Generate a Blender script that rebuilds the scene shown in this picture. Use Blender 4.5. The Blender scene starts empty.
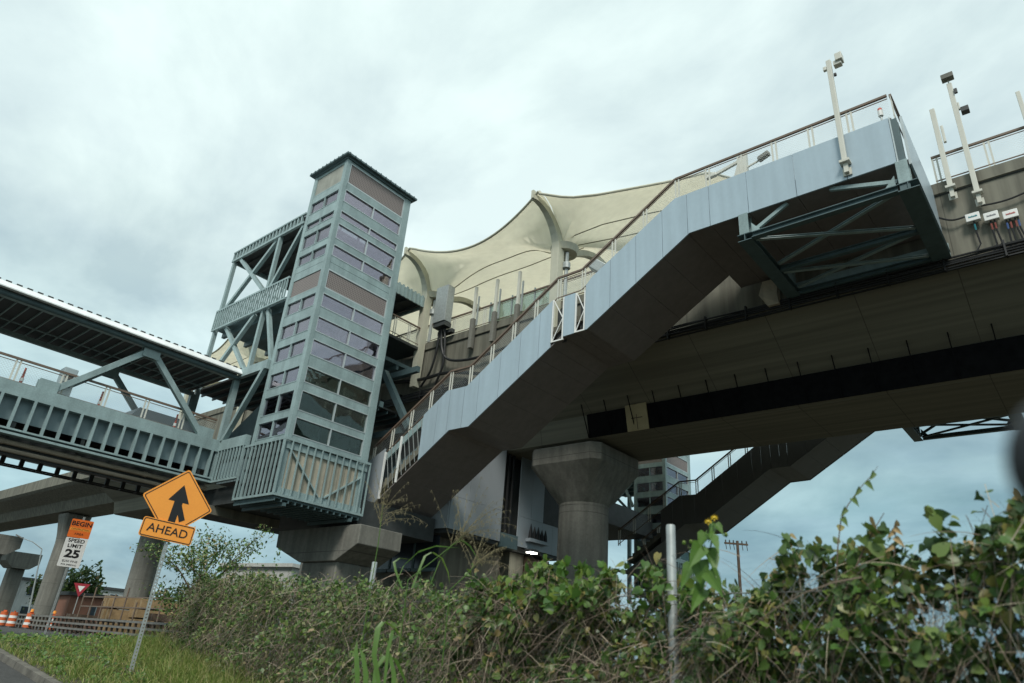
import bpy, math, random
import numpy as np
from mathutils import Vector, Matrix
random.seed(7); rng = np.random.default_rng(11)
sc = bpy.context.scene
C = sc.collection
R = math.radians

# ------------------------------------------------------------------ materials
def nd(nt, t, **k):
    n = nt.nodes.new(t)
    for a, b in k.items(): setattr(n, a, b)
    return n
def mat(name, col, rough=.6, metal=0., var=.18, scale=3., bump=0., bscale=None, col2=None, streak=0., joints=0., spec=.5,
        island=None, trans=0., jaxis=0, fine=0., sdir=(2.2, 2.2, .16)):
    m = bpy.data.materials.new(name); m.use_nodes = True
    nt = m.node_tree; L = nt.links; p = nt.nodes['Principled BSDF']
    p.inputs['Roughness'].default_value = rough; p.inputs['Metallic'].default_value = metal
    p.inputs['Specular IOR Level'].default_value = spec
    tc = nd(nt, 'ShaderNodeTexCoord')
    n = nd(nt, 'ShaderNodeTexNoise'); n.inputs['Scale'].default_value = scale; n.inputs['Detail'].default_value = 6
    n.inputs['Roughness'].default_value = .62
    L.new(tc.outputs['Object'], n.inputs['Vector'])
    c2 = col2 or tuple(c*(1-var) for c in col); c1 = tuple(min(1, c*(1+var)) for c in col)
    mx = nd(nt, 'ShaderNodeMix', data_type='RGBA')
    rp = nd(nt, 'ShaderNodeMapRange'); rp.inputs[1].default_value = .3; rp.inputs[2].default_value = .7
    L.new(n.outputs['Fac'], rp.inputs[0]); L.new(rp.outputs[0], mx.inputs[0])
    mx.inputs[6].default_value = (*c2, 1); mx.inputs[7].default_value = (*c1, 1)
    out = mx.outputs[2]
    def mul(out, fac_socket, lo, hi=1.):
        r = nd(nt, 'ShaderNodeMapRange'); r.inputs[1].default_value = .35; r.inputs[2].default_value = .65
        r.inputs[3].default_value = lo; r.inputs[4].default_value = hi
        L.new(fac_socket, r.inputs[0])
        q = nd(nt, 'ShaderNodeMix', data_type='RGBA', blend_type='MULTIPLY'); q.inputs[0].default_value = 1
        L.new(out, q.inputs[6]); L.new(r.outputs[0], q.inputs[7]); return q.outputs[2]
    if streak:      # rain streaks running down the face
        mp = nd(nt, 'ShaderNodeMapping'); mp.inputs['Scale'].default_value = sdir
        L.new(tc.outputs['Object'], mp.inputs[0])
        s = nd(nt, 'ShaderNodeTexNoise'); s.inputs['Scale'].default_value = 1.6; s.inputs['Detail'].default_value = 5
        L.new(mp.outputs[0], s.inputs['Vector']); out = mul(out, s.outputs['Fac'], 1-streak)
    if fine:
        s = nd(nt, 'ShaderNodeTexNoise'); s.inputs['Scale'].default_value = scale*14; s.inputs['Detail'].default_value = 3
        L.new(tc.outputs['Object'], s.inputs['Vector']); out = mul(out, s.outputs['Fac'], 1-fine)
    if joints:      # formwork / segment joints
        sp = nd(nt, 'ShaderNodeSeparateXYZ'); L.new(tc.outputs['Object'], sp.inputs[0])
        a = nd(nt, 'ShaderNodeMath', operation='DIVIDE'); a.inputs[1].default_value = joints; L.new(sp.outputs[jaxis], a.inputs[0])
        b = nd(nt, 'ShaderNodeMath', operation='FRACT'); L.new(a.outputs[0], b.inputs[0])
        c = nd(nt, 'ShaderNodeMath', operation='LESS_THAN'); c.inputs[1].default_value = .03/joints; L.new(b.outputs[0], c.inputs[0])
        q = nd(nt, 'ShaderNodeMix', data_type='RGBA'); L.new(c.outputs[0], q.inputs[0]); L.new(out, q.inputs[6])
        q.inputs[7].default_value = tuple(x*.45 for x in col)+(1,); out = q.outputs[2]
    if island:      # each leaf its own tint
        g = nd(nt, 'ShaderNodeNewGeometry'); rp2 = nd(nt, 'ShaderNodeValToRGB')
        els = rp2.color_ramp.elements
        for i, (pos, cc) in enumerate(island):
            e = els[i] if i < 2 else els.new(pos)
            e.position = pos; e.color = (*cc, 1)
        L.new(g.outputs['Random Per Island'], rp2.inputs[0]); out = rp2.outputs[0]
    L.new(out, p.inputs['Base Color'])
    if bump:
        bn = nd(nt, 'ShaderNodeTexNoise'); bn.inputs['Scale'].default_value = bscale or scale*8; bn.inputs['Detail'].default_value = 4
        L.new(tc.outputs['Object'], bn.inputs['Vector'])
        b = nd(nt, 'ShaderNodeBump'); b.inputs['Strength'].default_value = bump; b.inputs['Distance'].default_value = .03
        L.new(bn.outputs['Fac'], b.inputs['Height']); L.new(b.outputs[0], p.inputs['Normal'])
    if trans:       # thin leaf or cloth: some light comes through
        t = nd(nt, 'ShaderNodeBsdfTranslucent'); L.new(out, t.inputs['Color'])
        s = nd(nt, 'ShaderNodeMixShader'); s.inputs[0].default_value = trans
        L.new(p.outputs[0], s.inputs[1]); L.new(t.outputs[0], s.inputs[2])
        L.new(s.outputs[0], nt.nodes['Material Output'].inputs[0])
    return m
def glass(name, tint, refl=.16, through=.55, rough=.02):
    m = bpy.data.materials.new(name); m.use_nodes = True; nt = m.node_tree; L = nt.links
    nt.nodes.remove(nt.nodes['Principled BSDF'])
    t = nd(nt, 'ShaderNodeBsdfTransparent'); t.inputs[0].default_value = tuple(c*through for c in tint)+(1,)
    g = nd(nt, 'ShaderNodeBsdfGlossy'); g.inputs['Color'].default_value = (*tint, 1); g.inputs['Roughness'].default_value = rough
    tc = nd(nt, 'ShaderNodeTexCoord'); n = nd(nt, 'ShaderNodeTexNoise'); n.inputs['Scale'].default_value = .9
    L.new(tc.outputs['Object'], n.inputs['Vector'])
    b = nd(nt, 'ShaderNodeBump'); b.inputs['Strength'].default_value = .16; b.inputs['Distance'].default_value = .06
    L.new(n.outputs['Fac'], b.inputs['Height']); L.new(b.outputs[0], g.inputs['Normal'])
    lw = nd(nt, 'ShaderNodeLayerWeight'); lw.inputs[0].default_value = .22
    r = nd(nt, 'ShaderNodeMapRange'); r.inputs[3].default_value = refl; r.inputs[4].default_value = .95
    L.new(lw.outputs['Fresnel'], r.inputs[0])
    x = nd(nt, 'ShaderNodeMixShader'); L.new(r.outputs[0], x.inputs[0]); L.new(t.outputs[0], x.inputs[1]); L.new(g.outputs[0], x.inputs[2])
    L.new(x.outputs[0], nt.nodes['Material Output'].inputs[0])
    return m
def meshmat(name, col, pitch=.09, cover=.14):
    """woven wire infill: crossed diagonal wires, open between"""
    m = bpy.data.materials.new(name); m.use_nodes = True; nt = m.node_tree; L = nt.links
    p = nt.nodes['Principled BSDF']; p.inputs['Base Color'].default_value = (*col, 1); p.inputs['Roughness'].default_value = .45; p.inputs['Metallic'].default_value = .6
    tc = nd(nt, 'ShaderNodeTexCoord'); sp = nd(nt, 'ShaderNodeSeparateXYZ'); L.new(tc.outputs['Object'], sp.inputs[0])
    h = nd(nt, 'ShaderNodeMath', operation='ADD'); L.new(sp.outputs[0], h.inputs[0]); L.new(sp.outputs[1], h.inputs[1])
    outs = []
    for op in ('ADD', 'SUBTRACT'):
        a = nd(nt, 'ShaderNodeMath', operation=op); L.new(h.outputs[0], a.inputs[0]); L.new(sp.outputs[2], a.inputs[1])
        b = nd(nt, 'ShaderNodeMath', operation='DIVIDE'); b.inputs[1].default_value = pitch; L.new(a.outputs[0], b.inputs[0])
        c = nd(nt, 'ShaderNodeMath', operation='FRACT'); L.new(b.outputs[0], c.inputs[0])
        d = nd(nt, 'ShaderNodeMath', operation='LESS_THAN'); d.inputs[1].default_value = cover; L.new(c.outputs[0], d.inputs[0])
        outs.append(d)
    mxn = nd(nt, 'ShaderNodeMath', operation='MAXIMUM'); L.new(outs[0].outputs[0], mxn.inputs[0]); L.new(outs[1].outputs[0], mxn.inputs[1])
    t = nd(nt, 'ShaderNodeBsdfTransparent'); x = nd(nt, 'ShaderNodeMixShader')
    L.new(mxn.outputs[0], x.inputs[0]); L.new(t.outputs[0], x.inputs[1]); L.new(p.outputs[0], x.inputs[2])
    L.new(x.outputs[0], nt.nodes['Material Output'].inputs[0])
    return m
def louver(name, c1, c2, pitch):
    m = mat(name, c1, .6); nt = m.node_tree; L = nt.links; p = nt.nodes['Principled BSDF']
    tc = nd(nt, 'ShaderNodeTexCoord'); sp = nd(nt, 'ShaderNodeSeparateXYZ'); L.new(tc.outputs['Object'], sp.inputs[0])
    hh = nd(nt, 'ShaderNodeMath', operation='ADD'); L.new(sp.outputs[0], hh.inputs[0]); L.new(sp.outputs[1], hh.inputs[1])
    fs = []
    for src in (hh.outputs[0], sp.outputs[2]):
        b = nd(nt, 'ShaderNodeMath', operation='DIVIDE'); b.inputs[1].default_value = pitch; L.new(src, b.inputs[0])
        c = nd(nt, 'ShaderNodeMath', operation='FRACT'); L.new(b.outputs[0], c.inputs[0])
        d = nd(nt, 'ShaderNodeMath', operation='LESS_THAN'); d.inputs[1].default_value = .55; L.new(c.outputs[0], d.inputs[0]); fs.append(d)
    mm = nd(nt, 'ShaderNodeMath', operation='MULTIPLY'); L.new(fs[0].outputs[0], mm.inputs[0]); L.new(fs[1].outputs[0], mm.inputs[1])
    q = nd(nt, 'ShaderNodeMix', data_type='RGBA'); L.new(mm.outputs[0], q.inputs[0])
    q.inputs[6].default_value = (*c1, 1); q.inputs[7].default_value = (*c2, 1)
    L.new(q.outputs[2], p.inputs['Base Color']); return m

M = dict(
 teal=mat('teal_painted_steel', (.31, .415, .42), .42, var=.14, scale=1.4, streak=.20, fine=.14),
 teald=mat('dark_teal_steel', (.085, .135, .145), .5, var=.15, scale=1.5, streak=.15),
 trim=mat('pale_aluminium', (.46, .52, .53), .4, .3, var=.06),
 roofw=mat('white_roof_sheet', (.84, .87, .87), .45, var=.08, scale=1.2, streak=.1),
 dark=mat('dark_steel', (.045, .05, .05), .6, var=.25, scale=2),
 black=mat('black_rubber', (.012, .013, .014), .55, var=.3, scale=4), net=mat('black_net', (.010, .010, .011), .95, var=.3, scale=4, spec=.05),
 web=mat('blue_grey_web', (.20, .27, .29), .5, var=.12, scale=1.2, streak=.15),
 louv=louver('perforated_brown_metal', (.25, .215, .205), (.095, .078, .072), .085),
 board=mat('bare_cement_board', (.34, .35, .31), .8, var=.22, scale=1.6, streak=.25, bump=.1),
 ply=mat('weathered_plywood', (.53, .48, .38), .75, var=.15, scale=2, streak=.3, joints=.3, jaxis=1),
 plyy=mat('yellow_plywood', (.36, .30, .17), .7, var=.12, scale=2),
 conc=mat('grey_concrete', (.205, .20, .16), .85, var=.08, scale=.12, streak=.42, bump=.04, bscale=6, fine=.05, joints=3.05),
 concs=mat('soffit_concrete', (.20, .192, .148), .85, var=.05, scale=.12, streak=.30, joints=3.05, sdir=(.05, 2.6, 2.6)),
 concp=mat('pier_concrete', (.215, .212, .185), .85, var=.16, scale=.7, streak=.3, bump=.15, bscale=7, fine=.14, joints=2.4, jaxis=2),
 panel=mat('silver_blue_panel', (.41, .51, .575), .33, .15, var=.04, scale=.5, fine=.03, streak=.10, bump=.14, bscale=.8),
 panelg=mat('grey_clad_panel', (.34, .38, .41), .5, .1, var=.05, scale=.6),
 soff=mat('dark_soffit_panel', (.205, .182, .173), .5, var=.06, scale=.8, streak=.12, fine=.06), soffd=mat('shaded_panel', (.135, .14, .138), .55, var=.1, scale=.8),
 rail=mat('brown_handrail', (.16, .115, .085), .45, var=.15, scale=3),
 galv=mat('galvanised_steel', (.36, .39, .385), .5, .35, var=.16, scale=9),
 post=mat('pale_painted_post', (.62, .62, .55), .5, var=.06, scale=2, streak=.1),
 cream=mat('cream_painted_steel', (.56, .55, .44), .45, var=.06, scale=1.5, streak=.12),
 fabric=mat('cream_tensile_fabric', (.91, .885, .785), .7, var=.03, scale=.5, trans=.66, streak=.05),
 seam=mat('fabric_seam', (.20, .19, .13), .7),
 wire=meshmat('wire_mesh', (.5, .52, .5), .10, .075),
 white=mat('white_paint', (.78, .79, .77), .5, var=.05, scale=4),
 orange=mat('orange_sign_sheeting', (1., .37, .055), .45, var=.05, scale=2.5, fine=.05),
 ored=mat('red_orange_sheeting', (.80, .17, .025), .45, var=.06, scale=3),
 drum=mat('orange_drum_plastic', (.62, .13, .035), .5, var=.15, scale=4, fine=.15),
 red=mat('sign_red', (.33, .025, .04), .45, var=.1, scale=4),
 redp=mat('red_plastic', (.50, .075, .045), .5, var=.15, scale=4),
 blackp=mat('black_lettering', (.010, .010, .011), .5),
 asphalt=mat('asphalt', (.06, .06, .058), .9, var=.2, scale=1.5, bump=.3, bscale=60, fine=.3),
 ground=mat('bare_ground', (.065, .06, .04), .95, var=.3, scale=.4, bump=.3, fine=.3),
 kerb=mat('kerb_concrete', (.12, .112, .095), .9, var=.45, scale=3, bump=.3, joints=1.9),
 wood=mat('stacked_timber', (.33, .23, .12), .8, var=.25, scale=2.5, fine=.2),
 woodd=mat('dark_timber', (.085, .06, .042), .8, var=.3, scale=3),
 brick=mat('terracotta_wall', (.26, .125, .085), .85, var=.15, scale=1),
 stucco=mat('pale_stucco', (.50, .51, .49), .85, var=.08, scale=.6, streak=.15),
 railg=mat('weathered_rail', (.17, .165, .15), .7, var=.25, scale=3),
 win=mat('dark_window', (.03, .04, .05), .12, var=.1), liner=mat('shaft_liner', (.42, .44, .42), .7, var=.15, scale=1),
 bark=mat('twig_bark', (.12, .085, .06), .9, var=.3, scale=12),
 hill=mat('far_hill', (.055, .085, .085), .95, var=.25, scale=.004),
 yellow=mat('yellow_petal', (.75, .52, .03), .5),
 glossb=mat('black_mirror_shell', (.014, .016, .02), .5, var=.1),
 grass=mat('grass_blade', (.1, .15, .03), .6, trans=.3, island=[(0, (.085, .15, .022)), (.4, (.15, .225, .035)), (.7, (.25, .28, .075)), (1, (.42, .36, .17))]),
 leafs=mat('small_vine_leaf', (.05, .09, .03), .45, trans=.25, island=[(0, (.030, .068, .017)), (.4, (.075, .145, .033)), (.72, (.145, .23, .06)), (.86, (.21, .25, .08)), (1, (.38, .29, .17))]),
 leafb=mat('broad_vine_leaf', (.04, .08, .025), .4, trans=.28, island=[(0, (.028, .066, .02)), (.45, (.075, .14, .033)), (.82, (.16, .23, .055)), (.93, (.26, .24, .07)), (1, (.36, .25, .12))]),
 leafg=mat('bright_leaf', (.09, .18, .03), .4, trans=.35, island=[(0, (.055, .125, .022)), (.6, (.10, .20, .035)), (1, (.20, .27, .05))]),
 twig=mat('dry_vine_stem', (.16, .12, .08), .85, island=[(0, (.06, .046, .034)), (.4, (.16, .12, .09)), (.75, (.32, .25, .19)), (1, (.52, .45, .34))]),
 straw=mat('grass_seed_head', (.25, .215, .12), .7, trans=.2),
 glassR=glass('tinted_glass', (.84, .79, .86), .24, .97),
 glassD=glass('grey_green_glass', (.70, .78, .74), .10, .9),
 glassC=glass('clear_glass', (.80, .90, .86), .10, .8),
)
def emis(name, col, s):
    m = bpy.data.materials.new(name); m.use_nodes = True; p = m.node_tree.nodes['Principled BSDF']
    p.inputs['Emission Color'].default_value = (*col, 1); p.inputs['Emission Strength'].default_value = s; return m
M['lamp'] = emis('lit_lamp_lens', (1, .97, .85), 9)

# ------------------------------------------------------------------ mesh helpers
class MB:
    def __init__(s): s.v = []; s.f = []; s.m = []
    def add(s, vs, fs, mi=0):
        o = len(s.v); s.v += [tuple(v) for v in vs]
        for f in fs: s.f.append([i+o for i in f]); s.m.append(mi)
        return s
    def box(s, x0, x1, y0, y1, z0, z1, mi=0):
        vs = [(x, y, z) for z in (z0, z1) for y in (y0, y1) for x in (x0, x1)]
        return s.add(vs, [(0, 2, 3, 1), (4, 5, 7, 6), (0, 1, 5, 4), (2, 6, 7, 3), (0, 4, 6, 2), (1, 3, 7, 5)], mi)
    def beam(s, a, b, w, h, up=(0, 0, 1), mi=0):
        a = Vector(a); b = Vector(b); d = (b-a).normalized(); u = Vector(up)
        if abs(d.dot(u)) > .99: u = Vector((0, 1, 0))
        sd = d.cross(u).normalized(); u = sd.cross(d).normalized()
        vs = [p + sd*sx*w/2 + u*sz*h/2 for p in (a, b) for sz in (-1, 1) for sx in (-1, 1)]
        return s.add(vs, [(0, 2, 3, 1), (4, 5, 7, 6), (0, 1, 5, 4), (2, 6, 7, 3), (0, 4, 6, 2), (1, 3, 7, 5)], mi)
    def ibeam(s, a, b, w, h, t=.03, up=(0, 0, 1), mi=0):
        a = Vector(a); b = Vector(b); d = (b-a).normalized(); u = Vector(up)
        if abs(d.dot(u)) > .99: u = Vector((0, 1, 0))
        sd = d.cross(u).normalized(); u = sd.cross(d).normalized()
        s.beam(a, b, t, h-2*t, u, mi)
        for k in (-1, 1): s.beam(a+u*k*(h-t)/2, b+u*k*(h-t)/2, w, t, u, mi)
        return s
    def tube(s, pts, r, n=8, mi=0):
        pts = [Vector(p) for p in pts]; rs = r if isinstance(r, (list, tuple)) else [r]*len(pts)
        o = len(s.v); u = None
        for i, p in enumerate(pts):
            d = (pts[min(i+1, len(pts)-1)] - pts[max(i-1, 0)]).normalized()
            if u is None: u = d.orthogonal().normalized()
            u = (u - d*u.dot(d)).normalized(); w = d.cross(u)
            for k in range(n):
                a = 2*math.pi*k/n; s.v.append(tuple(p + (u*math.cos(a)+w*math.sin(a))*rs[i]))
        for i in range(len(pts)-1):
            for k in range(n):
                s.f.append([o+i*n+k, o+i*n+(k+1) % n, o+(i+1)*n+(k+1) % n, o+(i+1)*n+k]); s.m.append(mi)
        s.f.append([o+k for k in range(n)][::-1]); s.m.append(mi)
        e = o+(len(pts)-1)*n; s.f.append([e+k for k in range(n)]); s.m.append(mi)
        return s
    def prism(s, poly, ax, a0, a1, mi=0):
        """poly in the two other axes (in xyz order), extruded along ax"""
        def P(p, a): l = list(p); l.insert(ax, a); return tuple(l)
        n = len(poly); vs = [P(p, a0) for p in poly]+[P(p, a1) for p in poly]
        fs = [tuple(range(n))[::-1], tuple(range(n, 2*n))]+[(i, (i+1) % n, n+(i+1) % n, n+i) for i in range(n)]
        return s.add(vs, fs, mi)
    def loft(s, rings, mi=0, cap=True):
        n = len(rings[0]); vs = [p for r in rings for p in r]
        fs = [(i*n+k, i*n+(k+1) % n, (i+1)*n+(k+1) % n, (i+1)*n+k) for i in range(len(rings)-1) for k in range(n)]
        if cap: fs += [tuple(range(n))[::-1], tuple(range((len(rings)-1)*n, len(rings)*n))]
        return s.add(vs, fs, mi)
    def build(s, name, mats, parent=None, smooth=False, local=False, bevel=0.):
        if not isinstance(mats, (list, tuple)): mats = [mats]
        off = Vector((0, 0, 0))
        if parent is not None and not local:
            q = parent
            while q is not None: off += Vector(q.location); q = q.parent
        me = bpy.data.meshes.new(name)
        me.from_pydata([tuple(Vector(v)-off) for v in s.v], [], s.f)
        for m in mats: me.materials.append(M[m] if isinstance(m, str) else m)
        me.polygons.foreach_set('material_index', s.m)
        if smooth: me.polygons.foreach_set('use_smooth', [True]*len(me.polygons))
        me.update()
        import bmesh
        bm = bmesh.new(); bm.from_mesh(me); bmesh.ops.recalc_face_normals(bm, faces=bm.faces); bm.to_mesh(me); bm.free()
        o = bpy.data.objects.new(name, me); C.objects.link(o)
        if parent is not None: o.parent = parent
        if bevel:
            b = o.modifiers.new('bevel', 'BEVEL'); b.width = bevel; b.segments = 2; b.limit_method = 'ANGLE'
        if smooth:
            try: me.set_sharp_from_angle(angle=R(40))
            except Exception: pass
        return o
def tag(o, label=None, cat=None, group=None, kind=None):
    if label: o['label'] = label
    if cat: o['category'] = cat
    if group: o['group'] = group
    if kind: o['kind'] = kind
    return o
def thing(name, label, cat, loc=(0, 0, 0), group=None, rotz=0):
    o = bpy.data.objects.new(name, None); o.empty_display_size = .3; C.objects.link(o)
    o.location = loc; o.rotation_euler = (0, 0, rotz)
    return tag(o, label, cat, group)
def copy_tree(o, parent=None):
    c = o.copy(); C.objects.link(c); c.parent = parent
    for ch in list(o.children): copy_tree(ch, c)
    return c
def dup(o, loc, label, rotz=None):
    c = copy_tree(o); c.location = loc
    if rotz is not None: c.rotation_euler[2] = rotz
    c['label'] = label; return c
def quads(name, V, F, mats, mi=None, parent=None):
    V = np.asarray(V, np.float32); F = np.asarray(F, np.int32)
    me = bpy.data.meshes.new(name); k = F.shape[1]
    me.vertices.add(len(V)); me.vertices.foreach_set('co', V.ravel())
    me.loops.add(F.size); me.loops.foreach_set('vertex_index', F.ravel())
    me.polygons.add(len(F)); me.polygons.foreach_set('loop_start', np.arange(0, F.size, k, dtype=np.int32))
    for m in mats: me.materials.append(M[m])
    if mi is not None: me.polygons.foreach_set('material_index', np.asarray(mi, np.int32))
    me.update(calc_edges=True); me.validate()
    o = bpy.data.objects.new(name, me); C.objects.link(o)
    if parent is not None: o.parent = parent
    return o
def lettering(text, size, m, parent, loc, rot=(R(90), 0, 0), name='lettering', align='CENTER', sx=1., bold=0.):
    cu = bpy.data.curves.new(name, 'FONT'); cu.body = text; cu.size = size; cu.align_x = align; cu.align_y = 'CENTER'; cu.extrude = .0015; cu.offset = bold
    t = bpy.data.objects.new(name, cu); C.objects.link(t)
    dg = bpy.context.evaluated_depsgraph_get(); me = bpy.data.meshes.new_from_object(t.evaluated_get(dg))
    bpy.data.objects.remove(t); o = bpy.data.objects.new(name, me); C.objects.link(o)
    me.materials.clear(); me.materials.append(M[m])
    o.parent = parent; o.location = loc; o.rotation_euler = rot; o.scale = (sx, 1, 1)
    return o
def gz(x):          # the road climbs gently away from the camera
    if x > -5: return 0.
    return min(.07*(-x-5), .95)
def lerp(poly, x):
    for (a, b), (c, d) in zip(poly, poly[1:]):
        if a <= x <= c: return b+(d-b)*(x-a)/(c-a)
    return poly[0][1] if x < poly[0][0] else poly[-1][1]

# ------------------------------------------------------------------ camera
CAM = Vector((0, 0, 1.5))
cam = bpy.data.objects.new('camera', bpy.data.cameras.new('camera')); C.objects.link(cam); sc.camera = cam
yaw, pitch, roll = R(41.62011373), R(24.90887014), R(4.6605579)
cy, sy, cp, sp_ = math.cos(yaw), math.sin(yaw), math.cos(pitch), math.sin(pitch)
fw = Vector((-sy*cp, cy*cp, sp_)); rt = Vector((cy, sy, 0)); up = rt.cross(fw)
r2 = rt*math.cos(roll)+up*math.sin(roll); u2 = -rt*math.sin(roll)+up*math.cos(roll)
cam.matrix_world = Matrix((( r2.x, u2.x, -fw.x, CAM.x), (r2.y, u2.y, -fw.y, CAM.y), (r2.z, u2.z, -fw.z, CAM.z), (0, 0, 0, 1)))
cam.data.sensor_width = 36; cam.data.lens = 36*683/1024; cam.data.clip_start = .05; cam.data.clip_end = 9000
cam.data.dof.use_dof = True; cam.data.dof.focus_distance = 27; cam.data.dof.aperture_fstop = 1.7
def ray(px, py): return r2*((px-512)/683)+u2*((341.5-py)/683)+fw
def hdir(px, py):   # unit heading on the ground for a place in the photograph
    d = ray(px, py); return Vector((d.x, d.y, 0)).normalized()
def far(px, py, D):
    d = ray(px, py); return CAM + d*(D/math.hypot(d.x, d.y))

# ------------------------------------------------------------------ sky and sun
sun_dir = Vector((.44, -.60, .82)).normalized()
w = bpy.data.worlds.new('World'); sc.world = w; w.use_nodes = True
nt = w.node_tree; L = nt.links; bg = nt.nodes['Background']
sky = nd(nt, 'ShaderNodeTexSky'); sky.sky_type = 'NISHITA'; sky.sun_disc = False
sky.sun_elevation = math.asin(sun_dir.z); sky.sun_rotation = math.atan2(sun_dir.x, sun_dir.y)
sky.air_density = 1.2; sky.dust_density = 2.5
tc = nd(nt, 'ShaderNodeTexCoord'); sp = nd(nt, 'ShaderNodeSeparateXYZ'); L.new(tc.outputs['Generated'], sp.inputs[0])
zz = nd(nt, 'ShaderNodeMath', operation='MAXIMUM'); zz.inputs[1].default_value = 0.; L.new(sp.outputs[2], zz.inputs[0])
za = nd(nt, 'ShaderNodeMath', operation='ADD'); za.inputs[1].default_value = .22; L.new(zz.outputs[0], za.inputs[0])
dv = nd(nt, 'ShaderNodeVectorMath', operation='DIVIDE'); cb = nd(nt, 'ShaderNodeCombineXYZ')
for i in (0, 1, 2): L.new(za.outputs[0], cb.inputs[i])
L.new(tc.outputs['Generated'], dv.inputs[0]); L.new(cb.outputs[0], dv.inputs[1])
mp = nd(nt, 'ShaderNodeMapping'); mp.inputs['Rotation'].default_value = (0, 0, R(25)); mp.inputs['Scale'].default_value = (.9, 1.15, .9)
mp.inputs['Location'].default_value = (3.1, 1.7, 0); L.new(dv.outputs[0], mp.inputs[0])
n1 = nd(nt, 'ShaderNodeTexNoise'); n1.inputs['Scale'].default_value = 1.5; n1.inputs['Detail'].default_value = 9; n1.inputs['Roughness'].default_value = .56; n1.inputs['Distortion'].default_value = .25
L.new(mp.outputs[0], n1.inputs['Vector'])
n2 = nd(nt, 'ShaderNodeTexNoise'); n2.inputs['Scale'].default_value = 2.6; n2.inputs['Detail'].default_value = 8; n2.inputs['Roughness'].default_value = .55
L.new(mp.outputs[0], n2.inputs['Vector'])
r1 = nd(nt, 'ShaderNodeValToRGB')       # cloud brightness
e = r1.color_ramp.elements; e[0].position = .36; e[0].color = (3.6, 4.55, 4.75, 1); e[1].position = .60; e[1].color = (5.95, 7.0, 6.85, 1)
L.new(n1.outputs['Fac'], r1.inputs[0])
# low clouds on the horizon are farther off and bluer
r3 = nd(nt, 'ShaderNodeValToRGB'); e = r3.color_ramp.elements
e[0].position = .0; e[0].color = (.42, .52, .60, 1); e[1].position = .46; e[1].color = (1, 1, 1, 1)
em = e.new(.17); em.color = (.60, .735, .80, 1)
L.new(zz.outputs[0], r3.inputs[0])
gx = nd(nt, 'ShaderNodeMapRange'); gx.inputs[1].default_value = -.62; gx.inputs[2].default_value = -.25; L.new(sp.outputs[0], gx.inputs[0])
gl = nd(nt, 'ShaderNodeMapRange'); gl.inputs[1].default_value = .20; gl.inputs[2].default_value = .52; gl.inputs[3].default_value = 1.; gl.inputs[4].default_value = 0.; L.new(sp.outputs[2], gl.inputs[0])
n3 = nd(nt, 'ShaderNodeTexNoise'); n3.inputs['Scale'].default_value = 3.2; n3.inputs['Detail'].default_value = 7; n3.inputs['Roughness'].default_value = .5
mp3 = nd(nt, 'ShaderNodeMapping'); mp3.inputs['Scale'].default_value = (1, 1, 2.6); mp3.inputs['Location'].default_value = (.4, .2, .35); L.new(tc.outputs['Generated'], mp3.inputs[0]); L.new(mp3.outputs[0], n3.inputs['Vector'])
g3 = nd(nt, 'ShaderNodeMapRange'); g3.inputs[1].default_value = .38; g3.inputs[2].default_value = .62; g3.inputs[3].default_value = .95; g3.inputs[4].default_value = .25; L.new(n3.outputs['Fac'], g3.inputs[0])
ga = nd(nt, 'ShaderNodeMath', operation='MULTIPLY'); L.new(gx.outputs[0], ga.inputs[0]); L.new(gl.outputs[0], ga.inputs[1])
gb = nd(nt, 'ShaderNodeMath', operation='MULTIPLY'); L.new(ga.outputs[0], gb.inputs[0]); L.new(g3.outputs[0], gb.inputs[1])
m0 = nd(nt, 'ShaderNodeMix', data_type='RGBA', blend_type='MULTIPLY'); L.new(gb.outputs[0], m0.inputs[0]); m0.inputs[7].default_value = (.50, .60, .64, 1)
m1 = nd(nt, 'ShaderNodeMix', data_type='RGBA', blend_type='MULTIPLY'); m1.inputs[0].default_value = 1
L.new(r1.outputs[0], m0.inputs[6]); L.new(m0.outputs[2], m1.inputs[6]); L.new(r3.outputs[0], m1.inputs[7])
r2n = nd(nt, 'ShaderNodeMapRange'); r2n.inputs[1].default_value = .40; r2n.inputs[2].default_value = .60; r2n.inputs[3].default_value = .86; r2n.inputs[4].default_value = 1.
L.new(n2.outputs['Fac'], r2n.inputs[0])

m2 = nd(nt, 'ShaderNodeMix', data_type='RGBA'); L.new(r2n.outputs[0], m2.inputs[0]); L.new(sky.outputs[0], m2.inputs[6]); L.new(m1.outputs[2], m2.inputs[7])
L.new(m2.outputs[2], bg.inputs[0]); bg.inputs[1].default_value = .10
sun = bpy.data.objects.new('sun', bpy.data.lights.new('sun', 'SUN')); C.objects.link(sun)
sun.data.energy = 1.75; sun.data.angle = R(16); sun.data.color = (1, .96, .88)
sun.rotation_euler = (-sun_dir).to_track_quat('-Z', 'Y').to_euler()
sc.view_settings.view_transform = 'Standard'; sc.view_settings.look = 'None'; sc.view_settings.exposure = .61; sc.view_settings.gamma = 1

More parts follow.
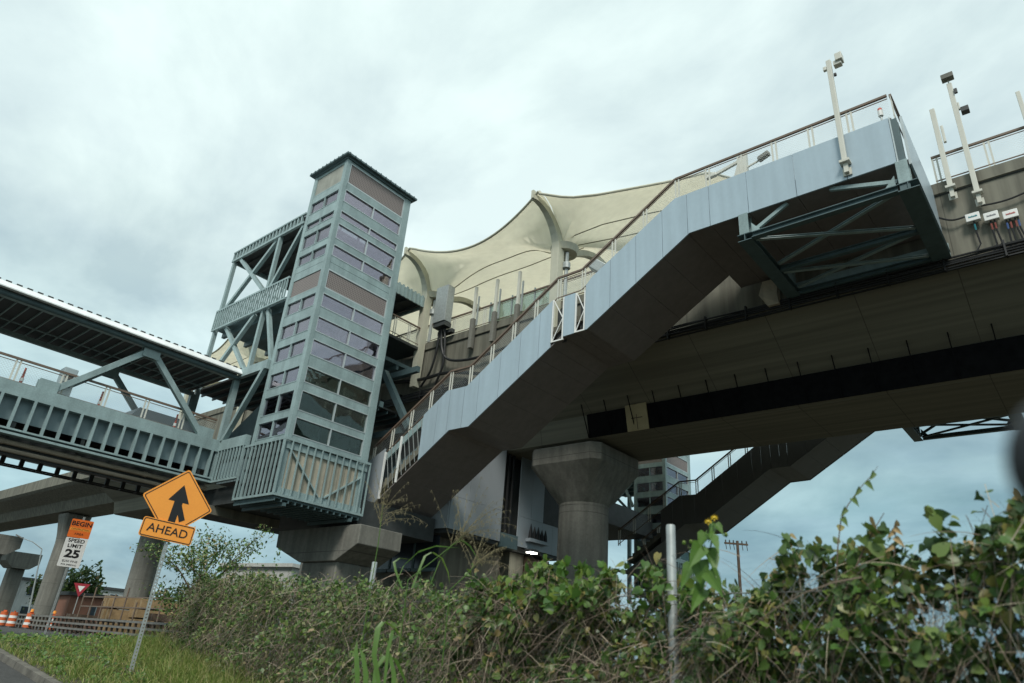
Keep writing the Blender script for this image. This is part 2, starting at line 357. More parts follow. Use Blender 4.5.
# ------------------------------------------------------------------ ground, road, kerb, hills
xs = [-6000, -2500, -1000, -400, -150, -80, -40, -35, -30, -25, -21, -17, -13, -9, -5, 0, 6, 20, 60, 200, 900, 5000]
ys = [-5000, -800, -100, -20, 0, 5, 10, 20, 40, 80, 200, 800, 3000, 6000]
g = MB(); g.v = [(x, y, gz(x)-.012) for y in ys for x in xs]; n = len(xs)
g.f = [[j*n+i, j*n+i+1, (j+1)*n+i+1, (j+1)*n+i] for j in range(len(ys)-1) for i in range(n-1)]; g.m = [0]*len(g.f)
tag(g.build('ground', 'ground'), kind='structure')
KX = [20, 6, 0, -5, -9, -13.7, -18, -22.5]        # kerb line
def ky(x): return 3.87-.058*x
rd = MB(); xr = [60, 20, 6, 0, -5, -9, -13.7, -18, -21, -25, -30, -35, -40, -80, -150, -400]
rows = [(-9., lambda x: -9.+0*x), (0, lambda x: ky(max(x, -22.5)) if x > -23 else min(ky(-22.5)+(-22.5-x)*1.5, 27)-.0)]
rd.v = [(x, f(x), gz(x)+.004) for _, f in rows for x in xr]; k = len(xr)
rd.f = [[i, i+1, k+i+1, k+i] for i in range(k-1)]; rd.m = [0]*len(rd.f)
tag(rd.build('road', 'asphalt'), kind='structure')
kb = MB()
for a, b in zip(KX, KX[1:]):
    for y0, y1, z in ((-.1, .08, .11),):
        A = [(a, ky(a)+y0, gz(a)-.1), (a, ky(a)+y1, gz(a)-.1), (a, ky(a)+y1, gz(a)+z), (a, ky(a)+y0+.03, gz(a)+z)]
        B = [(b, ky(b)+y0, gz(b)-.1), (b, ky(b)+y1, gz(b)-.1), (b, ky(b)+y1, gz(b)+z), (b, ky(b)+y0+.03, gz(b)+z)]
        kb.loft([A, B])
tag(kb.build('kerb', 'kerb'), kind='structure')
U = Vector((-.9737, .2278, 0)); NV = Vector((-.2278, -.9737, 0)); F0 = Vector((-2.47, 4.73, 0))   # fence line, its camera side
def fy(x): return 4.73-.234*(x+2.47)
def vz(x, y):       # grassy bank rising from the kerb
    t = min(max((y-ky(x)-.16)/max(fy(x)-ky(x)-.3, .5), 0), 1.15)
    return gz(x)+.11+.30*t*t*(3-2*min(t, 1))*min(1, max(0, (x+24)/8))
vx = [14, 6, 2, 0, -2, -4, -6, -8, -10, -12, -14, -16, -18, -20, -22.5, -25, -28]
vb = MB(); nv = 9
for x in vx:
    y0 = ky(x)+.07; y1 = fy(x)+1.2
    for j in range(nv): y = y0+(y1-y0)*j/(nv-1); vb.v.append((x, y, vz(x, y)))
vb.f = [[i*nv+j, i*nv+j+1, (i+1)*nv+j+1, (i+1)*nv+j] for i in range(len(vx)-1) for j in range(nv-1)]; vb.m = [0]*len(vb.f)
tag(vb.build('verge', 'ground', smooth=True), kind='structure')
hl = MB(); N = 90
rr = [[], [], []]
for i in range(N+1):
    a = R(60+i*150/N); h = 62+42*math.sin(a*7.3+1)+22*math.sin(a*17+2)+10*math.sin(a*41)
    if a > R(150): h += 30
    for q, (d, z) in enumerate(((2600, 0), (3100, max(h, 14)), (3700, 0))): rr[q].append((d*math.cos(a), d*math.sin(a), z))
for q in range(2):
    o = len(hl.v); hl.v += rr[q]+rr[q+1]; m_ = N+1
    for i in range(N): hl.f.append([o+i, o+i+1, o+m_+i+1, o+m_+i]); hl.m.append(0)
tag(hl.build('hills', 'hill', smooth=True), kind='structure')

# ------------------------------------------------------------------ shared pieces
def railing(parent, path, h=1.02, spacing=1.1, lower=.12, name='railing', tilt=None, posts=True, m='post'):
    """top rail along path (xyz list) > paired posts and woven infill"""
    b = MB()
    for p, q in zip(path, path[1:]):
        b.beam(p, q, .07, .075)
        pl, ql = Vector(p)-Vector((0, 0, h-lower)), Vector(q)-Vector((0, 0, h-lower)); b.beam(pl, ql, .03, .035)
        pl, ql = Vector(p)-Vector((0, 0, .12)), Vector(q)-Vector((0, 0, .12)); b.beam(pl, ql, .02, .025)
    r = b.build(name, 'rail', parent)
    w_ = MB()
    for p, q in zip(path, path[1:]):
        p = Vector(p); q = Vector(q); z0 = Vector((0, 0, h-lower)); z1 = Vector((0, 0, .12))
        w_.add([p-z0, q-z0, q-z1, p-z1], [(0, 1, 2, 3)])
    w_.build('wire_infill', 'wire', r)
    if posts:
        for p, q in zip(path, path[1:]):
            p = Vector(p); q = Vector(q); d = q-p; hl_ = Vector((d.x, d.y, 0)); ln = hl_.length; n_ = max(1, round(ln/spacing)); hu = hl_/ln
            for i in range(n_):
                c = p+d*((i+.06)/n_); pb = MB()
                for o in (-.065, .065):
                    e_ = c+hu*o; e_.z -= .035; pb.beam(e_-Vector((0, 0, h-.035)), e_, .022, .055, up=hu)
                pb.build('railing_post', m, r)
    return r

# ------------------------------------------------------------------ elevator towers
WINS = [(19.2, 19.85), (18.33, 18.72), (17.27, 18.05), (16.4, 16.97), (13.95, 14.6), (12.83, 13.52), (11.8, 12.5), (10.63, 11.32), (9.48, 10.3), (8.5, 9.22)]
def tower(label, y0, y1, detail=True):
    x0, x1, zb, zt = -24.95, -22.43, 6.2, 21.4
    t = thing('elevator_tower', label, 'tower', ((x0+x1)/2, (y0+y1)/2, zb))
    pw = .21
    for x in (x0, x1-pw):
        for y, pwy in ((y0, pw), (y1-.36, .36)):
            MB().box(x, x+pw, y, y+pwy, zb, zt).build('corner_post', 'teal', t, bevel=.012)
    panels = [(14.82, 15.75), (20.2, 21.3)]
    op = sorted(WINS+panels); zs = []; z = 8.32
    for a, b in op: zs.append((z, a)); z = b
    zs.append((z, zt-.002))
    for fi, (face, lo, hi) in enumerate((('x', y0+pw, y1-.36), ('y', x0+pw, x1-pw), ('X', y0+pw, y1-.36), ('Y', x0+pw, x1-pw))):
        def bx(mb, a, b, z0, z1, din, dout, mi=0):      # in-plane a..b; din..dout behind the face
            if face == 'x': mb.box(x1-dout, x1-din, a, b, z0, z1, mi)
            elif face == 'X': mb.box(x0+din, x0+dout, a, b, z0, z1, mi)
            elif face == 'y': mb.box(a, b, y0+din, y0+dout, z0, z1, mi)
            else: mb.box(a, b, y1-dout, y1-din, z0, z1, mi)
        for a, b in zs:
            for c_, d_ in (((a, b),) if b-a < .6 else ((a, (a+b)/2-.008), ((a+b)/2+.008, b))):
                tr = MB(); bx(tr, lo, hi, c_, d_, .025, .14); tr.build('transom', 'teal', t)
        for k, (a, b) in enumerate(panels):
            top_l = face == 'y' and k == 1
            p = MB(); bx(p, lo+.05, hi-.05, a+.06, b-.06, .05, .11)
            f_ = MB()
            for q in ((lo+.002, lo+.05, a, b), (hi-.05, hi-.002, a, b)): bx(f_, q[0], q[1], q[2], q[3], .02, .12)
            for q in ((a, a+.06), (b-.06, b)): bx(f_, lo+.05, hi-.05, q[0], q[1], .02, .12)
            o = p.build('louver_panel' if not top_l else 'cement_board', 'louv' if not top_l else 'board', t)
            f_.build('frame', 'trim' if face in 'xX' else 'teal', o)
        for a, b in WINS:
            f_ = MB(); mid = (lo+hi)/2; e_ = .035
            for q in ((lo+.002, lo+e_), (hi-e_, hi-.002), (mid-.025, mid+.025)): bx(f_, q[0], q[1], a+e_, b-e_, .012, .12)
            bx(f_, lo+.002, hi-.002, a+.001, a+e_, .012, .12); bx(f_, lo+.002, hi-.002, b-e_, b-.001, .012, .12)
            o = f_.build('window', 'trim' if face in 'xX' else 'teal', t)
            g_ = MB(); bx(g_, lo+e_, mid-.025, a+e_, b-e_, .085, .095); bx(g_, mid+.025, hi-e_, a+e_, b-e_, .085, .095)
            g_.build('pane', 'glassC' if face in 'XY' else 'glassR' if a > 11.5 or face in 'y' else 'glassD', o)
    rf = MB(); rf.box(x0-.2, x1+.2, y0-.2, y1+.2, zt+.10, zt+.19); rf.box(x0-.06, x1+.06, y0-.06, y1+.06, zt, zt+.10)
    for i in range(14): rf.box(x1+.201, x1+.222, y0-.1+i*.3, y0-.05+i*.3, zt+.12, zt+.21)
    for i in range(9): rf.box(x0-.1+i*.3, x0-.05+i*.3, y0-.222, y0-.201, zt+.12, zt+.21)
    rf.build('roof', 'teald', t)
    # hoistway inside: rails, ring beams and a dark liner on the inner half
    h = MB()
    for y in (y0+1.1, y1-1.1): h.box(x0+.3, x0+.4, y-.05, y+.05, zb+.3, zt-.1)
    for z in (7.6, 9.9, 12.2, 15.3, 17.6, 19.1):
        h.box(x0+.17, x1-.17, y0+.17, y0+.29, z, z+.14); h.box(x0+.17, x1-.17, y1-.29, y1-.17, z, z+.14)
        h.box(x0+.17, x0+.29, y0+.3, y1-.3, z, z+.14)
    for a, b, zz_ in ((y0+.3, y1-.3, 9.9), (y1-.3, y0+.3, 12.2), (y0+.3, y1-.3, 17.6)): h.beam((x0+.35, a, zz_), (x0+.35, b, zz_+1.9), .08, .08)
    h.build('hoistway_steelwork', 'teal', t)
    h = MB(); h.box(x0+.2, x0+.24, y0+1.3, y1-.5, 8.6, 12.3)
    h.build('shaft_liner', 'liner', t)
    for z in (8.9, 11.0, 13.1, 16.6, 18.6): MB().box(x0+.3, x1-.3, y1-.55, y1-.5, z, z+.5).build('landing_header', 'liner', t)
    h = MB(); h.box(x0+.45, x1-.5, y0+.75, y1-.75, 10.4, 12.9); h.build('elevator_car', 'web', t)
    # pit wrapped in slats
    s = MB(); xa, xb, ya, yb = x0-.18, x1+.13, y0-.13, y1+.1
    for z in (6.18, 8.24):
        s.box(xb-.07, xb, ya, yb, z, z+.09); s.box(xa, xb-.07, ya, ya+.07, z, z+.09)
    nn = 13
    for i in range(nn):
        y = ya+.01+(yb-ya-.06)*i/(nn-1); s.box(xb-.055, xb+.006, y, y+.045, 6.27, 8.24)
    for i in range(11):
        x = xa+(xb-xa-.1)*i/10; s.box(x, x+.045, ya-.006, ya+.055, 6.27, 8.24)
    s.build('slatted_screen', 'teal', t)
    b = MB(); b.box(x1-.06, x1-.02, y0+.08, y1-.06, 6.5, 8.05); o = b.build('plywood_boarding', 'ply', t)
    b = MB(); b.box(x1-.015, x1+.05, y0+.05, y1, 6.28, 6.5); b.box(x1-.015, x1+.05, y0+.05, y1, 7.95, 8.2)
    b.beam((x1+.01, y0+.2, 7.95), (x1+.01, y0+1.75, 6.5), .05, .18, up=(1, 0, 0)); b.beam((x1+.01, y1-.2, 7.7), (x1+.01, y0+2.0, 6.5), .05, .18, up=(1, 0, 0))
    b.build('brace', 'teal', t)
    b = MB(); b.box(x0+.05, x1-.25, y0+.05, y0+.1, 6.4, 8.2)
    for z in (6.75, 7.3, 7.8): b.box(x0, x1-.2, y0-.02, y0+.03, z, z+.08)
    b.build('pit_wall', 'dark', t)
    b = MB(); b.box(xa+.02, xb-.09, ya+.09, yb-.02, 6.10, 6.2)
    for i in range(14): b.box(xa+.02, xb-.05, ya+.1+i*.29, ya+.15+i*.29, 6.0, 6.10)
    b.box(xa, xb, yb-.6, yb-.5, 5.88, 6.0); b.box(xa, xb, ya+.5, ya+.6, 5.88, 6.0)
    b.build('pit_floor', 'teald', t)
    return t
tower('teal steel elevator tower with tinted windows and slatted pit beside the footbridge', 13.16, 17.0)
tower('glazed teal elevator tower rising behind the dark stairway under the guideway', 42.4, 46.25)

# ------------------------------------------------------------------ footbridge
br = thing('footbridge', 'covered teal steel footbridge with dark ribbed roof underside over the road', 'footbridge', (-29.3, 0, 8))
Y0, Y1 = -14., 13.08
for x, lab in ((-27.35, 1), (-31.25, 0)):
    s = 1 if lab else -1
    b = MB(); b.box(x-.15, x+.15, Y0, Y1, 8.42, 8.8); b.box(x-.17, x+.17, Y0, Y1, 8.33, 8.42); b.box(x-.19, x+.19, Y0, Y1, 7.05, 7.13); b.box(x-.12, x+.19, Y0, Y1, 7.2, 7.26)
    i = 0; y = Y1-.3
    while y > Y0: b.box(x-.06, x+.17, y-.01, y+.01, 7.26, 8.33); b.box(x+.15, x+.185, y-.045, y+.045, 7.26, 8.33); y -= .5
    b.build('girder', 'teal', br)
    b = MB(); b.box(x-.14*s-.02, x-.14*s+.02, Y0, Y1, 7.56, 8.33); b.build('web_plate', 'web', br)
    y = Y1-.75; pts = []
    while y > Y0+6:
        pts += [(y, y-2.93, 8.72, 11.55), (y-2.93, y-5.86, 11.55, 8.72)]; y -= 11.7
    for i_, (a, c, za_, zc) in enumerate(pts):
        lo_, hi_ = ((a, c) if za_ < zc else (c, a))
        for yy, zz_ in ((lo_, 8.98), (hi_, 11.38))[:2-i_ % 2]:
            for q in (-.118, .118):
                MB().box(x+q-.012, x+q+.012, yy-.32, yy+.32, zz_-.2, zz_+.2).build('gusset_plate', 'teal', br)
        MB().beam((x, a, za_), (x, c, zc), .19, .22).build('diagonal_brace', 'teal', br, bevel=.01)
    MB().box(x-.12, x+.12, Y1-.12, Y1+.12, 7.05, 11.62).build('corner_post', 'teal', br)
b = MB(); b.box(-31.1, -27.5, Y0, Y1, 7.95, 8.1); o = b.build('deck', 'conc', br)
b = MB(); y = Y1-.5
while y > Y0: b.box(-31.1, -27.5, y-.06, y+.06, 7.1, 7.95); y -= 2.2
b.box(-30.9, -27.75, Y0, Y1, 7.0, 7.1)
b.box(-28.0, -27.7, Y0, Y1, 6.5, 7.0)
b.build('floor_framing', 'dark', br)
b = MB()
for x, z, r_ in ((-27.55, 6.86, .085), (-27.62, 6.62, .075)): b.tube([(x, Y0, z), (x, Y1, z)], r_, 8)
y = Y1
while y > Y0: b.tube([(-27.55, y, 6.86), (-27.55, y-.14, 6.86)], .105, 8); y -= 2.4
M['pipe'] = mat('tan_pipe', (.30, .25, .19), .6, var=.2, scale=2)
b.build('pipe', 'pipe', br)
b = MB()                                                                        # cable ladder slung under the far side
for x in (-30.9, -30.5):
    b.box(x, x+.04, Y0, Y1, 6.62, 6.68)
y = Y1-.2
while y > Y0:
    b.box(-30.86, -30.5, y, y+.04, 6.63, 6.66); b.box(-30.72, -30.62, y, y+.15, 6.68, 7.0); y -= .62
b.build('cable_ladder', 'dark', br)
r_ = MB()                                                                       # roof
r_.box(-31.75, -27.06, Y0, Y1+.12, 11.93, 12.0); y = Y1
while y > Y0: r_.box(-31.75, -27.13, y-.1, y+.1, 12.0, 12.03); y -= .33
r_.prism([(-27.06, 11.99), (-26.84, 11.76), (-26.84, 11.72), (-27.1, 11.74)], 1, Y0, Y1+.12)
y = Y1
while y > Y0: r_.box(-27.12, -27.055, y-.09, y+.09, 12.0, 12.05, 1); y -= .33
ro = r_.build('roof', ['roofw', 'dark'], br)
b = MB(); b.box(-31.7, -27.28, Y0, Y1, 11.86, 11.92); b.build('roof_liner', 'dark', ro)
b = MB(); y = Y1-.3
while y > Y0: b.box(-31.6, -27.4, y-.02, y+.02, 11.78, 11.855); y -= .42
for x in (-30.2,): b.box(x-.02, x+.02, Y0, Y1, 11.74, 11.775)
b.build('purlin', 'teal', ro)
b = MB(); b.tube([(-27.16, Y0, 11.62), (-27.16, Y1, 11.62)], .10, 10); b.build('gutter', 'teald', ro)
b = MB(); b.box(-27.46, -27.26, Y0, Y1, 11.55, 11.72); b.box(-31.35, -31.15, Y0, Y1, 11.55, 11.72); b.build('eave_beam', 'teal', ro)
railing(br, [(-27.52, Y0, 9.68), (-27.52, Y1-.3, 9.68)], h=.88, spacing=1.5, lower=.08)
railing(br, [(-31.1, Y0, 9.68), (-31.1, Y1-.3, 9.68)], h=.88, spacing=1.5, lower=.08)
# bay that joins the bridge to the tower
MB().box(-27.2, -24.97, 13.02, 13.2, 11.62, 12.02).build('link_roof_beam', 'teal', br)
b = MB(); b.box(-27.2, -25.16, 13.0, 13.22, 8.36, 8.8); b.box(-27.2, -25.16, 13.02, 13.15, 7.05, 7.14)
for i in range(9): b.box(-27.15+i*.24, -27.105+i*.24, 13.0, 13.06, 7.14, 8.36)
b.build('link_girder', 'teal', br)
b = MB(); b.box(-27.2, -25.2, 13.3, 13.34, 7.05, 8.36); b.build('web_plate', 'web', br)
MB().beam((-27.2, 13.1, 8.75), (-25.15, 13.1, 11.7), .17, .2, up=(0, 1, 0)).build('diagonal_brace', 'teal', br)
b = MB(); b.box(-31.3, -25.0, 13.3, 22.3, 7.9, 8.1); b.box(-31.6, -25.0, 13.3, 21.5, 11.86, 11.95)
b.build('landing_deck', 'dark', br)
b = MB(); y = 13.6
while y < 21: b.box(-31.5, -25.05, y-.03, y+.03, 11.7, 11.855); y += .55
b.build('purlin', 'teald', ro)
b = MB(); b.beam((-29.8, 14.6, 8.9), (-26.5, 14.6, 10.6), .05, 1.1, up=(0, -.5, 1)); b.build('stair_flight', 'web', br)
b = MB(); b.prism([(9.3, 8.1), (10.3, 9.75), (12.9, 9.75), (12.9, 8.1)], 0, -30.9, -29.2); b.build('stair_enclosure', 'panelg', br)
# things on the bridge deck
for i, (y, lab) in enumerate(((5.75, 'red safety pole on the footbridge, farthest along from the elevator tower'), (8.35, 'red safety pole beside the pale cabinet on the footbridge'), (11.25, 'red safety pole at the tower end of the footbridge railing'))):
    b = MB(); b.tube([(-27.75, y, 8.1), (-27.75, y, 8.16)], .16, 12, 1); b.tube([(-27.75, y, 8.16), (-27.75, y, 8.75), (-27.75, y, 9.5)], [.07, .06, .03], 10, 0)
    b.tube([(-27.75, y, 9.0), (-27.75, y, 9.12)], .062, 10, 2)
    tag(b.build('safety_pole', ['redp', 'black', 'white']), lab, 'safety pole', 'red safety poles on the footbridge')
cb_ = thing('equipment_cabinet', 'pale grey equipment cabinet with dark openings on the footbridge', 'cabinet', (-27.95, 7.1, 8.1))
b = MB(); b.box(-28.2, -27.72, 6.88, 7.33, 8.1, 9.98); b.build('housing', 'trim', cb_, bevel=.02)
for z in (9.25, 9.55, 8.75): MB().box(-27.715, -27.70, 6.98, 7.22, z, z+.2).build('opening', 'dark', cb_)

# ------------------------------------------------------------------ upper walkway truss behind the tower
def walkway(label, dy, full=True):
    t = thing('walkway_truss', label, 'walkway', (-28, 13.2+dy, 8))
    yf = 13.2
    def D(b): b.v = [(x, y+dy, z) for x, y, z in b.v]; return b
    b = MB(); b.box(-31.35, -25.02, yf-.06, yf+.06, 18.9, 19.02); b.box(-31.35, -25.02, yf-.06, yf+.06, 19.42, 19.5)
    i = -31.35
    while i < -25.1: b.box(i, i+.09, yf-.04, yf+.05, 19.02, 19.42); i += .3
    b.box(-31.35, -25.02, yf+.1, yf+.16, 18.95, 19.45, 1)
    y = yf+.06
    b.box(-31.41, -31.29, yf+.06, 22.3, 18.9, 19.5); b.box(-26.4, -26.3, 17.3, 22.0, 18.9, 19.5); b.box(-31.35, -26.3, 22.0, 22.1, 18.9, 19.5)
    for k_ in range(16): b.box(-26.3, -26.25, 17.4+k_*.29, 17.52+k_*.29, 18.85, 19.55)
    ro_ = D(b).build('roof_edge', ['teal', 'dark'], t)
    b = MB(); b.box(-31.3, -25.02, yf+.2, 17.15, 19.1, 19.2); b.box(-31.3, -26.4, 17.15, 22.0, 19.1, 19.2)
    b.box(-30.3, -25.02, yf+.5, 17.1, 19.5, 19.62)
    y = yf+.6
    while y < 22: b.box(-31.2, -25.02 if y < 17.2 else -26.42, y-.06, y+.06, 18.95, 19.1); y += .8
    D(b).build('roof_deck', 'dark', t)
    # slatted parapet of the upper level
    b = MB(); b.box(-31.35, -25.02, yf-.1, yf-.03, 14.92, 15.0); b.box(-31.35, -25.02, yf-.1, yf-.03, 15.98, 16.07)
    i = -31.35
    while i < -25.05: b.box(i, i+.05, yf-.1, yf-.04, 15.0, 15.98); i += .2
    i = -31.3
    while i < -25.5: b.beam((i, yf-.02, 15.0), (i+.5, yf-.02, 15.98), .02, .03); b.beam((i+.5, yf-.005, 15.0), (i, yf-.005, 15.98), .02, .03); i += .5
    D(b).build('slatted_parapet', 'teal', t)
    b = MB(); b.box(-31.2, -25.02, yf+.12, 17.15, 15.0, 15.2); b.box(-31.2, -26.4, 17.15, 22.3, 15.0, 15.2)
    y = yf+.5
    while y < 22: b.box(-31.2, -25.02 if y < 17.2 else -26.42, y-.08, y+.08, 14.75, 15.0); y += 1.2
    D(b).build('floor_deck', 'teald', t)
    mem = [((-31.2, 18.9), (-31.2, 8.1)), ((-30.6, 18.88), (-27.35, 16.07)), ((-27.35, 18.88), (-31.0, 16.07)), ((-27.0, 18.9), (-27.0, 16.07)), ((-25.12, 18.85), (-26.85, 16.07)),
           ((-30.2, 14.9), (-27.3, 12.06)), ((-27.55, 14.9), (-30.5, 12.3)), ((-26.9, 14.9), (-26.9, 12.05)), ((-26.55, 14.9), (-25.15, 11.95))]
    for yy in (yf, 17.3):
        for i, (p, q) in enumerate(mem):
            if yy > 14 and i in (3, 8): continue
            off = (i % 3)*.03
            b = MB().beam((p[0], yy+.06+off, p[1]), (q[0], yy+.06+off, q[1]), .17, .17, up=(0, 1, 0))
            D(b).build('post' if i in (0, 3, 7) else 'diagonal_brace', 'teal', t)
    for x, y in ((-26.4, 19.8), (-30.5, 21.8)):
        D(MB().box(x-.13, x+.13, y-.13, y+.13, 6.3, 18.9)).build('post', 'teald', t)
    D(MB().beam((-25.95, 19.8, 14.1), (-23.5, 19.8, 10.8), .28, .28, up=(0, 1, 0))).build('diagonal_brace', 'teald', t)
    for q in ((-26.3, -22.6, 19.9, 20.1, 10.7, 11.0), (-26.3, -24.0, 20.2, 20.4, 13.9, 14.2), (-24.95, -22.6, 17.25, 17.45, 10.9, 11.15)): D(MB().box(*q)).build('tie_beam', 'teald', t)
    return t
wt = walkway('open teal steel truss carrying the roofed upper walkway above the footbridge roof', 0)
walkway('shaded steel walkway truss partly hidden behind the flared concrete column', 29.3)
railing(wt, [(-26.35, 18.2, 17.6), (-26.35, 22.2, 17.6)], h=1.1, spacing=1.0)
b = MB(); b.box(-28.5, -26.3, 18.2, 22.4, 16.3, 16.45); b.build('side_deck', 'dark', wt)

# ------------------------------------------------------------------ stairways
BOT = [(-23.8, 6.95), (-22.9, 6.95), (-18.95, 9.55), (-17.9, 9.55), (-13.65, 12.32), (-12.5, 12.36), (-8.45, 14.93), (-2.15, 14.93)]
TOP = [(-20.55, 10.4), (-19.3, 11.25), (-18.2, 11.25), (-14.1, 13.95), (-12.75, 13.97), (-12.35, 14.42), (-8.95, 16.52), (-2.15, 16.52)]
RAIL = [(-23.6, 9.45), (-19.3, 12.15), (-18.2, 12.15), (-13.95, 14.93), (-12.85, 14.95), (-8.95, 17.42), (-2.08, 17.42)]
SEAM = [-20.55, -19.75, -19.1, -18.3, -17.55, -16.5, -15.55, -14.65, -14.1, -13.55, -13.05, -12.6, -11.55, -10.5, -9.45, -8.5, -7.7, -6.4, -4.9, -3.45, -2.15]
def prof(poly, a, b): return [(a, lerp(poly, a))]+[p for p in poly if a+1e-4 < p[0] < b-1e-4]+[(b, lerp(poly, b))]
def stair(label, yo, yi, yl, near=True):
    """yo: outer plane, yi: inner plane of the flights, yl: inner edge of the top landing"""
    s = 1 if yi > yo else -1
    t = thing('stairway', label, 'stairway', (-13, yo, 6.9))
    pm = 'panel' if near else 'soffd'; sm = 'soff' if near else 'soffd'  # far stair gets one dark tone: its shade is put into the panel colour
    def side(y, th, opens, pm_, dz):
        for a, b in zip(SEAM, SEAM[1:]):
            if opens and (abs(a+14.1) < .01 or abs(a+13.05) < .01): continue
            lo = prof(BOT, a+.008, b-.008); hi = prof(TOP, a+.008, b-.008)
            MB().prism([(x, z+dz) for x, z in lo]+hi[::-1], 1, y, y+th*s).build('side_panel', pm_, t)
    side(yo, .05, near, pm, -.03); side(yi-.045*s, .04, False, sm, .062)
    if near:        # open framed bays: two at the middle landing, the rest at the foot
        for a, b in ((-14.1, -13.55), (-13.05, -12.6)):
            f = MB(); z0, z1 = lerp(BOT, (a+b)/2)+.02, 13.95
            for x in (a+.03, b-.03): f.box(x-.025, x+.025, yo, yo+.05, z0, z1)
            zm = (z0+z1)/2
            for p, q in (((a+.05, z0), (b-.05, zm)), ((b-.05, zm), (a+.05, z1))): f.beam((p[0], yo+.03, p[1]), (q[0], yo+.03, q[1]), .03, .03)
            f.box(a, b, yo, yo+.05, z0-.05, z0)
            f.build('open_bay_frame', 'white', t)
            MB().box(a+.05, b-.05, yo+.3, yo+.34, z0, z1-.3).build('bay_backing', 'dark', t)
    # lower end: closed end panel then a lattice
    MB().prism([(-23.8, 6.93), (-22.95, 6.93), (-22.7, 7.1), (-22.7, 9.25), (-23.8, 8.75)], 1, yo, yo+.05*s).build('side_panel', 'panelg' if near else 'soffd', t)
    f = MB()
    for x in (-22.66, -21.75): f.box(x-.035, x+.035, yo-.01, yo+.06, lerp(BOT, x), lerp(RAIL, x)-.95)
    f.build('lattice_frame', 'white', t)
    f = MB()
    for i in range(9):
        x = -22.6+i*.235; z = lerp(BOT, x)+.1; f.beam((x, yo+.05*s, lerp(RAIL, x)-1.0), (x+.42, yo+.05*s, lerp(BOT, x+.42)+.1), .014, .03)
    f.build('lattice_bar', 'galv', t)
    f = MB(); f.prism([(-22.7, lerp(RAIL, -22.7)-1.3), (-20.55, lerp(RAIL, -20.55)-1.3), (-20.55, lerp(RAIL, -20.55)-.98), (-22.7, lerp(RAIL, -22.7)-.98)], 1, yo+.08*s, yo+.16*s); f.build('stringer', 'teal', t)
    f = MB(); f.prism([(-22.7, 7.3), (-20.55, 8.7), (-20.55, 9.6), (-22.7, 8.5)], 1, yo+.5*s, yo+.56*s); f.build('inner_liner', 'web', t)
    # soffit, one panel per seam
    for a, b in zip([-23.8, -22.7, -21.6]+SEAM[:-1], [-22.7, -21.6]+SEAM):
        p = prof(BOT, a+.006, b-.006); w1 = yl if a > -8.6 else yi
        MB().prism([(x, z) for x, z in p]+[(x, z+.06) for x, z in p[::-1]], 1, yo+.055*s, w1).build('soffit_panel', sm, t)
    ya0, yb0 = sorted((yo+.3*s, yl-.05*s))
    # flights and landings above the soffit
    fl = MB(); pts = []; x = -22.9; steps = []
    prev = None
    for a, b in zip(BOT[1:], BOT[2:]):
        if b[1]-a[1] > .5:
            n_ = round((b[1]-a[1])/.165)
            for i in range(n_):
                xa_ = a[0]+(b[0]-a[0])*i/n_; xb_ = a[0]+(b[0]-a[0])*(i+1)/n_; z = a[1]+(b[1]-a[1])*(i+1)/n_+.75
                steps += [(xa_, z), (xb_, z)]
        else: steps += [(a[0], a[1]+.75), (b[0], b[1]+.75)]
    poly = steps+[(x_, z_+.5) for x_, z_ in BOT[1:][::-1]]
    fl.prism(poly, 1, yo+.2*s, yi-.2*s); fl.build('flight', 'conc', t)
    MB().box(-2.14, -1.895, ya0, yb0, 14.95, 15.1).build('edge_closer', 'soff', t)
    MB().box(-8.3, -1.895, min(yi-.2*s, yl), max(yi-.2*s, yl), 15.5, 15.67).build('landing_slab', 'conc', t)
    # landing end
    ya_, yb_ = sorted((yo+.3*s, yl)); MB().box(-1.89, -1.84, ya_, yb_, 14.9, 16.6).build('end_panel', pm, t)
    for y in (yo+.16*s, yl-.3*s):
        f = MB(); f.ibeam((-2.08, y, 13.95), (-2.08, y, 16.45), .26, .26, .025, up=(0, 1, 0)); f.build('corner_column', 'teald', t)  # dark teal here paints in the shade of the recess
    if near:
        MB().box(-2.145, -2.11, yo-.005, yo+.06, 14.9, 16.53).build('edge_trim', 'trim', t); MB().box(-1.90, -1.835, yo+.24, yo+.298, 14.88, 16.62).build('edge_trim', 'trim', t); MB().box(-2.1, -1.9, yo+.02, yo+.06, 14.88, 14.94).build('edge_trim', 'trim', t)
    # railings
    railing(t, [(x, yo+.1*s, z) for x, z in RAIL], h=1.0, spacing=1.15, m='post')
    railing(t, [(x, yi-.1*s, z) for x, z in RAIL if x < -8.9]+[(-8.95, yl-.1*s, 17.42)][:0], h=1.0, spacing=1.15, m='post')
    railing(t, [(-2.0, yo+.12*s, 17.42), (-2.0, yl-.1*s, 17.42)], h=.9, spacing=1.4, m='post')
    return t
st1 = stair('long stairway clad in silver blue panels climbing to the landing beside the tall pole', 18., 21.3, 22.4)
stair('dark stairway in shade descending beyond the guideway towards the rear elevator tower', 41.4, 38.1, 37.0, False)

